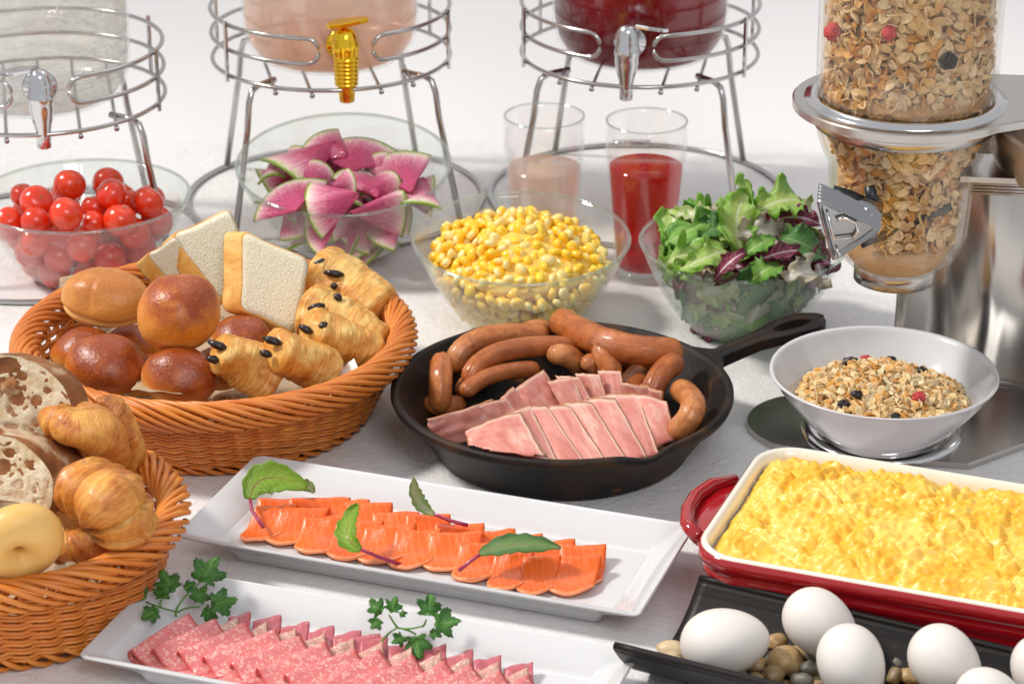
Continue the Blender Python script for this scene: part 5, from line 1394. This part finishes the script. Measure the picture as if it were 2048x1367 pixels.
def baby(kind, base, mid, tip, zz, wpx, stem, zs, lab, nrm, **kw):
    A, B_, C_ = W(*base, zz[0]), W(*mid, zz[1]), W(*tip, zz[2])
    o = root('baby_leaf', lab, 'baby leaf', A, 'baby leaves on the salmon')
    g = leaf_geo(A, B_, C_, wpx/k_of(B_), nrm, **kw); mo('leaf_blade', xf(g, Matrix.Translation(-A)), MT[kind], o)
    P = [W(x, y, z)-A for (x, y), z in zip(stem, zs)]
    pts = []
    for i in range(len(P)-1):
        for t in (0, .5): pts.append(P[i].lerp(P[i+1], t))
    pts.append(P[-1]); mo('stem', tube(pts, [.0011+.0004*i/len(pts) for i in range(len(pts))], 8), MT['stem_red'], o)
bn = -FW+Z*.3
baby('chard', (500, 998), (510, 925), (615, 975), (.030, .050, .036), 70, [(500, 998), (504, 1020), (526, 1053)], [.030, .026, .022], 'rounded glossy chard leaf standing at the corner of the salmon plate', bn, ruf=.10, fold=.2, seed=1, lob=.08)
baby('chard_pale', (590, 975), (615, 960), (628, 985), (.030, .034, .026), 26, [(590, 975), (588, 978)], [.030, .029], 'pale folded leaf tip next to the rounded chard leaf', bn, ruf=.3, fold=.3, seed=4, lob=.1)
baby('chard_pale', (868, 1028), (822, 1010), (826, 953), (.030, .034, .055), 36, [(868, 1028), (900, 1040), (936, 1050)], [.030, .026, .0225], 'upright pale leaf at the back edge of the salmon plate', bn+RT*.6, ruf=.12, fold=.5, seed=2)
baby('chard', (722, 1098), (668, 1075), (716, 1008), (.030, .036, .045), 50, [(722, 1098), (760, 1114), (802, 1128)], [.030, .022, .013], 'bright green leaf leaning in the middle of the front salmon row', bn-RT*.3, ruf=.16, fold=.4, seed=3, lob=.12)
baby('chard_dark', (960, 1108), (1020, 1075), (1122, 1096), (.030, .040, .034), 56, [(960, 1108), (940, 1122), (918, 1140)], [.030, .026, .020], 'dusty dark green leaf lying flat across the salmon', Z+bn*.6, ruf=.10, fold=.25, seed=5, lob=.10)
# ---------------------------------------------------------------- salami and ham
def M_cold(name, base, base2, fat, edge, lo=.56, pepper=False, sc_=34):
    m = M(name); uv = m.co('UV'); off = m.math('MULTIPLY', m.rnd(), 5.0); x = m.xyz(m.co('Object'))
    n1 = m.vor(300, m.n('Mix', {'data_type': 'VECTOR'}, _0=.012, _4=m.co('Object'), _5=m.n('TexNoise', None, Vector=m.co('Object'), Scale=260.0).outputs['Color']).outputs[1]); n2 = m.noise(200, 3)
    c = m.mix(m.noise(40, 3), base, base2)
    c = m.mix(m.math('MULTIPLY', m.ramp(n1, [(.30, 1.0), (.46, 0.0)]), m.ramp(n2, [(lo-.08, 0.0), (lo, 1.0)])), c, fat)
    if pepper: c = m.mix(m.ramp(m.vor(500), [(.16, 1.0), (.26, 0.0)]), c, '8a6a44')
    e = m.xyz(uv); ed = m.math('MINIMUM', m.math('MINIMUM', e[0], m.math('SUBTRACT', 1.0, e[0])), m.math('SUBTRACT', 1.0, e[1]))
    c = m.mix(m.ramp(ed, [(.01, .8), (.04, 0.0)]), c, edge)
    return m.done(m.pbr(c, .34, m.bump(n2, .3, .0008), coat=.2, coatr=.25, sss=.25, ssss=.003, sssc=(1, .4, .4)))
MT['salami'] = M_cold('salami', 'd4686c', 'dd8580', 'ebb4a8', 'cc4440', .45)
MT['pepper'] = M_cold('peppered_ham', 'cf938a', 'd9a999', 'e8cdb8', 'a88055', .45, True)
MT['ham'] = M_cold('smoked_ham', 'b95a64', 'c46e74', 'd89a98', 'c04a58', .62)
_, c2, U2, V2, _, _ = PL2
def coldcuts():
    zb = .0102
    ord_ = ['first', 'second', 'third', 'fourth', 'fifth', 'sixth', 'seventh', 'eighth', 'ninth', 'tenth', 'eleventh', 'twelfth', 'thirteenth', 'fourteenth']
    ham = [(470, 500, 1224), (520, 562, 1232), (575, 618, 1243), (630, 668, 1252), (680, 722, 1262), (735, 775, 1272), (850, 892, 1290), (905, 946, 1302), (962, 1002, 1311), (1022, 1066, 1324), (700, 760, 1268), (790, 840, 1282)]
    for i, (x0, x1, y) in enumerate(sorted(ham)):
        A, B_ = W(x0-14, y+14, .0175), W(x1, y-1, .0195)
        o = mo('ham_slice', fold(A, B_, (-V2+U2*.35).normalized(), .0032, .036, .0010, .25, i, .0016, zb), MT['ham'])
        tag(o, f'dark pink ham slice in the back row, {ord_[i]} from the parsley end', 'ham slice', 'ham slices on the front plate')
    for i in range(11):
        x = 430+i*58; y = 1243+i*10.2
        A, B_ = W(x-22, y+24, .0190), W(x+46, y-8, .0208)
        o = mo('ham_slice', fold(A, B_, (-V2+U2*.45).normalized(), .0035, .038, .0011, .25, 30+i, .002, zb+.0004), MT['pepper'])
        tag(o, f'peppered ham slice in the middle row, {ord_[i]} from the parsley end', 'ham slice', 'ham slices on the front plate')
    S = [(268, 1297, 384, 1230), (312, 1300, 436, 1240), (362, 1303, 496, 1247), (412, 1314, 556, 1262), (468, 1327, 606, 1273), (520, 1340, 656, 1288), (576, 1352, 716, 1300), (640, 1370, 766, 1303), (705, 1384, 832, 1316), (770, 1394, 896, 1326), (834, 1400, 948, 1333), (895, 1408, 1006, 1346), (960, 1412, 1062, 1354)]
    for i, (x0, y0, x1, y1) in enumerate(S):
        A, B_ = W(x0, y0+2, .0208), W(x1, y1, .0240)
        e = (B_-A); dn = Vector((e.y, -e.x, 0)).normalized(); dn = (dn+U2*.1).normalized()
        o = mo('salami_slice', fold(A, B_, dn, .0056, .036, .0012, .40, 60+i, .0016, zb+.0012), MT['salami'])
        o.location = (0, 0, .0004+.0001*i)
        tag(o, f'folded red salami slice in the front row, {ord_[i]} from the wicker basket', 'salami slice', 'folded salami slices on the front plate')
coldcuts()
# ---------------------------------------------------------------- parsley
def parsley_leaf(P, dr, nrm, size, seed):
    """three lobed serrated blade, slightly cupped"""
    n = nrm.normalized(); d = (dr-n*dr.dot(n)).normalized(); s = d.cross(n)
    V, F = [], []; K = 66; rings = 5
    def rr(a):
        a = (a+pi) % (2*pi)-pi
        r = .34
        for c_, l_, w_ in ((0, 1.10, .40), (.95, .95, .38), (-.95, .95, .38), (1.9, .65, .32), (-1.9, .65, .32)):
            q = abs(a-c_)/w_
            if q < 1.6: r = max(r, l_*(1-.30*q**1.3))
        return max(.12, r*(1+.26*((a*4.6+seed) % 1)))
    V.append(P)
    for j in range(1, rings+1):
        t = j/rings
        for i in range(K):
            a = 2*pi*i/K; r = rr(a)*size*t; x, y = r*math.cos(a)+size*.0, r*math.sin(a)
            h = .22*size*t*t*math.cos(a*2.5+seed)+.12*size*noise.noise(Vector((x*300, y*300, seed)))
            V.append(P+d*(x+size*.25*(1 if True else 0))+s*y+n*h)
    for i in range(K): F.append((0, 1+i, 1+(i+1) % K))
    for j in range(rings-1):
        for i in range(K): a = 1+j*K; F.append((a+i, a+K+i, a+K+(i+1) % K, a+(i+1) % K))
    nv = len(V); V2_ = V+[v-n*.0004 for v in V]; F2 = F+[tuple(reversed([i+nv for i in f])) for f in F]
    a = 1+(rings-1)*K
    for i in range(K): F2.append((a+i, a+nv+i, a+nv+(i+1) % K, a+(i+1) % K))
    U = []
    for v in V2_:
        q = v-P; U.append((q.dot(d)/size*.5+.1, q.dot(s)/size*.5+.5))
    return V2_, F2, U
def parsley(stems, leaves, lab):
    A = W(*stems[0][0][:2], stems[0][0][2]); o = root('parsley_sprig', lab, 'parsley', A, 'parsley sprigs')
    for st in stems:
        P = [W(x, y, z)-A for x, y, z in st]; pts = bez(P[0], P[1]*2-(P[0]+P[-1])*.5, P[-1], 10) if len(P) == 3 else P
        mo('stem', tube(pts, [.0008-.0003*i/len(pts) for i in range(len(pts))], 6), MT['stem_green'], o)
    for i, (x, y, z, dx, dy, s) in enumerate(leaves):
        Q = W(x, y, z); d = iv(dx, dy, Q).normalized()
        mo('leaf', xf(parsley_leaf(Q, d, -FW+Z*.6+Vector((.3*math.sin(i*2), 0, 0)), s/k_of(Q), i*1.3), Matrix.Translation(-A)), MT['parsley'], o)
parsley([[(352, 1232, .016), (360, 1205, .024), (398, 1165, .034)], [(352, 1222, .018), (325, 1215, .02), (292, 1202, .022)], [(355, 1224, .018), (375, 1215, .021), (400, 1213, .024)], [(322, 1214, .02), (320, 1205, .022), (324, 1198, .024)]],
        [(404, 1160, .036, .5, -1, 40), (345, 1178, .030, -.5, -1, 32), (285, 1195, .024, -1, -.6, 32), (325, 1195, .026, -.1, -1, 22), (314, 1220, .022, -.8, .5, 24), (392, 1200, .026, .4, -.8, 26), (425, 1208, .026, 1, -.2, 34), (408, 1220, .02, .8, .5, 22), (370, 1176, .03, .7, -.5, 16)], 'parsley sprig at the basket end of the salami')
parsley([[(760, 1288, .020), (775, 1268, .023), (795, 1254, .026)], [(795, 1254, .026), (785, 1240, .03), (778, 1228, .034)], [(795, 1254, .026), (820, 1256, .028), (848, 1250, .032)], [(845, 1252, .030), (850, 1245, .033), (852, 1238, .036)], [(805, 1256, .027), (822, 1262, .026), (832, 1268, .024)]],
        [(762, 1222, .034, -.7, -.8, 24), (783, 1220, .036, .4, -1, 22), (758, 1238, .032, -.6, .8, 18), (800, 1228, .03, 1, -.3, 10), (856, 1228, .038, .2, -1, 30), (872, 1246, .036, 1, -.1, 34), (832, 1272, .026, .2, 1, 32), (806, 1272, .024, -.8, .6, 18), (862, 1262, .028, .9, .5, 16)], 'parsley sprig in the middle of the ham row')
# ---------------------------------------------------------------- red baking dish with scrambled egg
def M_enamel():
    m = M('red_enamel'); z = m.xyz(m.co('Object'))[2]
    return m.done(m.pbr(m.mix(m.noise(6, 2), '96101a', 'ab141e'), .14, m.bump(m.noise(40, 2), .05, .001), coat=.8, coatr=.05))
MT['enamel'] = M_enamel(); MT['cream'] = M_simple('cream_enamel', 'e9e4d6', .15, coat=.5)
def M_egg():
    m = M('scrambled_egg'); n1 = m.noise(38, 5, dist=.5); n2 = m.noise(120, 3)
    c = m.ramp(m.math('ADD', m.math('MULTIPLY', n1, .75), m.math('MULTIPLY', n2, .25)), [(.34, 'e8a722'), (.46, 'f0bb38'), (.60, 'f4cd62')])
    c = m.mix(m.ramp(m.vor(70, out='Distance'), [(.05, .35), (.2, 0.0)]), c, 'f3da9c')
    return m.done(m.pbr(c, .42, m.bump(m.math('ADD', n1, m.math('MULTIPLY', m.noise(260, 3), .3)), .5, .002), coat=.12, coatr=.2, sss=.25, ssss=.004, sssc=(1, .7, .3)))
MT['egg_s'] = M_egg()
def dish():
    z = .058
    FLc, FR = W(1372, 1106, z), W(2048, 1226, z); BL = W(1536, 882, z)
    u = (FR-FLc); u.z = 0; u.normalize(); v = Vector((-u.y, u.x, 0)); dpt = (BL-FLc).dot(v); ln = .34
    c = FLc+u*ln/2+v*dpt/2; c.z = 0
    o = root('baking_dish', 'red enamel rectangular baking dish with a white inside and rim', 'baking dish', c); o.rotation_euler = (0, 0, math.atan2(u.y, u.x))
    lp = lambda w_, d, z_, r: [(x, y, z_) for x, y in rrect(w_, d, r, 8)]
    W0, D0 = ln, dpt
    outer = [lp(W0-.040, D0-.040, .0005, .018), lp(W0-.034, D0-.034, .0, .020), lp(W0-.026, D0-.026, .004, .024), lp(W0-.016, D0-.016, .020, .026), lp(W0-.010, D0-.010, .034, .027), lp(W0-.0105, D0-.0105, .036, .027), lp(W0-.0065, D0-.0065, .0385, .028), lp(W0-.006, D0-.006, .0425, .028), lp(W0-.0085, D0-.0085, .0445, .028), lp(W0-.0035, D0-.0035, .0475, .028), lp(W0-.0005, D0-.0005, .050, .029), lp(W0, D0, .0535, .029), lp(W0-.001, D0-.001, .0560, .029), lp(W0-.004, D0-.004, .0572, .028)]
    mo('dish_outside', loops(outer, True, False), MT['enamel'], o)
    inner = [lp(W0-.0037, D0-.0037, .0570, .028), lp(W0-.0042, D0-.0042, .0582, .028), lp(W0-.008, D0-.008, .0588, .027), lp(W0-.0125, D0-.0125, .0578, .025), lp(W0-.016, D0-.016, .052, .023), lp(W0-.022, D0-.022, .030, .020), lp(W0-.04, D0-.04, .012, .016)]
    mo('dish_inside', loops(inner, False, True), MT['cream'], o)
    # lug handle on the short side
    pts = []
    hy = .0
    hp = [(-W0/2+.010, -.048), (-W0/2-.004, -.046), (-W0/2-.016, -.034), (-W0/2-.0215, -.014), (-W0/2-.0225, .006), (-W0/2-.018, .026), (-W0/2-.006, .042), (-W0/2+.010, .046)]
    P8 = [Vector((x, y, .046+.004*math.sin(i*.45))) for i, (x, y) in enumerate(hp)]
    hpz = prism([(p.x, p.y) for p in P8], .041, .048, .003)
    h_ = mo('handle', hpz, MT['enamel'], o); ready(h_, 60)
    mo('handle_edge', tube(P8[1:7], .0048, 12), MT['enamel'], o)
    # scrambled egg
    eg = []; nx, ny = 260, 170; w_, d = W0-.0195, D0-.0195; V, F, U = [], [], []
    r = .022
    def hgt(X, Y):
        q = Vector((X, Y, 0)); s = 0
        s += .0080*min(.55, abs(noise.noise(q*30+Vector((noise.noise(q*24)*1.5, noise.noise(q*24+Vector((5, 5, 0)))*1.5, 3))))*1.9)
        s += .0034*min(.5, abs(noise.noise(q*75+Vector((2, 7, 1+noise.noise(q*50)))))*1.8)
        s += .0032*abs(noise.noise(q*150))*1.6 + .0004*noise.noise(q*420)
        s += .006*noise.noise(q*14+Vector((1, 2, 3)))
        return s
    for j in range(ny+1):
        for i in range(nx+1):
            X, Y = -w_/2+w_*i/nx, -d/2+d*j/ny
            # pull corners into the rounded shape
            ax, ay = abs(X)-(w_/2-r), abs(Y)-(d/2-r)
            if ax > 0 and ay > 0:
                m_ = max(ax, ay); h_ = math.hypot(ax, ay)
                if h_ > 0: s_ = m_/h_; X = math.copysign(w_/2-r+ax*s_, X); Y = math.copysign(d/2-r+ay*s_, Y)
            e = min(w_/2-abs(X), d/2-abs(Y)) if not (ax > 0 and ay > 0) else r-max(ax, ay)
            k_ = min(1, max(0, e)/.016); k_ = k_*(2-k_)
            zz = .0485+.0045*k_+hgt(X, Y)*(.35+.65*k_)+.006*min(1, max(0, e)/.05)
            V.append(Vector((X, Y, zz))); U.append((i/nx, j/ny))
    for j in range(ny):
        for i in range(nx): a = j*(nx+1)+i; F.append((a, a+1, a+nx+2, a+nx+1))
    e_ = mo('scrambled_egg', (V, F, U), MT['egg_s']); e_.location = c; e_.rotation_euler = o.rotation_euler
    tag(e_, 'soft yellow scrambled egg heaped in the red baking dish', 'scrambled egg')
dish()
# ---------------------------------------------------------------- black bamboo tray, eggs, pebbles
def M_tray():
    m = M('black_lacquered_bamboo'); c = m.co('Object', (1, 1, 1)); n_ = m.noise(3, 5, m.co('UV', (.5, 14, 1)), .4); g = m.noise(30, 4)
    col = m.mix(m.ramp(n_, [(.4, 0.0), (.75, .7)]), '0d0b0a', '241a15'); col = m.mix(m.ramp(m.noise(180, 4), [(.68, 0.0), (.75, .5)]), col, '7a6a56')
    return m.done(m.pbr(col, .45, m.bump(n_, .15, .001), spec=.3))
MT['tray'] = M_tray()
F0, B0, B1 = W(1229, 1296, .036), W(1399, 1161, .036), W(2060, 1315, .036)
AX = (B1-B0).normalized(); AX.z = 0; AX.normalize()
WD = (B0-F0)-AX*(B0-F0).dot(AX); SK_ = (B0-F0).dot(AX)
def tray():
    ln = .40
    def f(u, v):
        t = 2*v-1; bow = .0345*(1-abs(t)**2.1)
        P = F0+WD*v+AX*(ln*u + SK_*(v if True else 0)*(1-u)) 
        return Vector((P.x, P.y, .036-bow+.0015))
    o = root('bamboo_tray', 'black half bamboo tray holding white eggs on pebbles', 'tray', (F0+B0)/2*1.0)
    g = xf(sheet(f, 60, 40, .0042), Matrix.Translation(-((F0+B0)/2)))
    mo('tray_body', g, MT['tray'], o)
    for v in (0, 1):
        P = [f(i/30, v)-((F0+B0)/2)+Z*.0006 for i in range(31)]
        mo('tray_rim', tube(P, .0026, 8), MT['tray'], o)
tray()
def tray_z(P):
    v = (P-F0).dot(WD)/WD.length_squared; t = 2*v-1
    return .0378-.0345*(1-min(1, abs(t))**2.1)
def M_shell():
    m = M('white_egg_shell'); return m.done(m.pbr(m.mix(m.noise(30, 2), 'ded7d0', 'e5dfd9'), .42, m.bump(m.noise(600, 2), .12, .0005), sss=.2, ssss=.006, sssc=(1, .8, .7)))
MT['shell'] = M_shell()
def eggs():
    prof = []
    for i in range(33):
        a = pi*i/32; x = -math.cos(a); r = math.sin(a)*(1+.13*x*-1)*.5*.74*1.02; prof.append((max(.0004, r*2), x*1.0))
    me = mesh('egg', *lathe(prof, 56)[:2], MT['shell'])
    E_ = [(1450, 1283, .036, 90, 1, -.12, 'egg lying on its side at the open end of the tray'), (1642, 1248, .042, 84, .75, .62, 'tilted egg against the back of the tray by the baking dish'),
          (1704, 1332, .040, 88, .30, 1.0, 'egg standing on its blunt end in front of the tilted one'), (1893, 1328, .040, 88, .62, .8, 'tilted egg in the middle of the tray under the dish'),
          (1984, 1402, .040, 80, .8, .5, 'egg of which only the top shows at the bottom picture edge'), (2088, 1345, .040, 80, .4, .9, 'egg cut off at the far end of the tray')]
    for x, y, z, s, dx, dy, lab in E_:
        P = W(x, y, z); k = k_of(P); o = bpy.data.objects.new('egg', me); COL.objects.link(o); o.location = P
        d = iv(-dx, -dy, P)*k; d = (d + FW*-.15).normalized() if dy > .3 else d.normalized()
        o.rotation_euler = (-d).to_track_quat('Z', 'Y').to_euler(); L2 = s/k
        o.scale = (L2, L2, L2); tag(o, lab, 'egg', 'white eggs on the black tray')
eggs()
def M_pebble(name, a, b):
    m = M(name); return m.done(m.pbr(m.mix(m.ramp(m.noise(120, 5, dist=.4), [(.35, 0.0), (.65, 1.0)]), a, b), .5, m.bump(m.noise(300, 4), .4, .001), coat=.15, coatr=.3))
PB = [(M_pebble('tan_pebble', 'a8875a', 'c9ac7c'), 'tan'), (M_pebble('grey_pebble', '5c584e', '7a766a'), 'dark grey'), (M_pebble('cream_pebble', 'c2a77c', 'dccaa6'), 'cream'), (M_pebble('brown_pebble', '7b6444', '9c8560'), 'brown')]
def pebbles():
    big = [(1345, 1300, 34, 20, 2, 'long tan pebble at the open end of the tray'), (1348, 1322, 20, 13, 2, 'small cream pebble below the long tan one'), (1573, 1320, 38, 30, 0, 'largest speckled pebble between the first two eggs'),
           (1552, 1282, 22, 16, 0, 'tan pebble right behind the largest one'), (1512, 1356, 17, 13, 3, 'round brown pebble beneath the lying egg'), (1545, 1348, 22, 20, 3, 'brown pebble in front of the largest one'), (1620, 1335, 22, 15, 1, 'grey pebble touching the standing egg'),
           (1605, 1358, 28, 14, 1, 'dark pebble in front of the grey one'), (1796, 1325, 26, 18, 1, 'dark grey pebble between the standing and middle eggs'), (1790, 1350, 16, 17, 3, 'brown pebble below the dark grey one'), (1822, 1352, 26, 16, 0, 'orange tan pebble at the foot of the middle egg'), (1378, 1338, 16, 10, 2, 'pale pebble under the lying egg')]
    done = []
    for i, (x, y, a, b, m_, lab) in enumerate(big):
        P = W(x, y, .018); k = k_of(P); o = mo('pebble', blob(a/k, b/k*1.2, b/k, 3, .22, 1.2, i*2), PB[m_][0]); o.location = P
        o.rotation_euler = (0, R_(random.uniform(-12, 12)), R_(random.uniform(-40, 40))); tag(o, lab, 'pebble', 'pebbles in the black tray'); done.append((P, a/k))
    pm = [[mesh('pebble', *blob(.0072, .0058, .0046, 2, .3, 1.2, s)[:2], m_) for s in (3, 8)] for m_, _ in PB]
    n = 0
    for k_ in range(4000):
        u, v = random.uniform(.06, .98), random.uniform(.22, .80); P = F0+WD*v+AX*(.40*u+SK_*v*(1-u)); z = tray_z(P)+.0045; P.z = z+random.choice((0, 0, .005))
        if any((P-q).length < r*.75+.0052 for q, r in done): continue
        i = random.randrange(4); o = bpy.data.objects.new('pebble', pm[i][n % 2]); COL.objects.link(o); s = random.uniform(.8, 1.35)
        o.location = P; o.scale = (s, s, s); o.rotation_euler = (random.uniform(-.4, .4), random.uniform(-.4, .4), random.uniform(0, 6)); done.append((P, .0062*s)); n += 1
        tag(o, f'{PB[i][1]} pebble ' + ('at the open end of the tray' if u < .16 else 'between the lying and the tilted egg' if u < .30 else 'around the standing egg' if u < .48 else 'by the middle egg' if u < .66 else 'towards the far end of the tray') + (', back side' if v > .5 else ', front side'), 'pebble', 'pebbles in the black tray')
        if n > 130: break
pebbles()
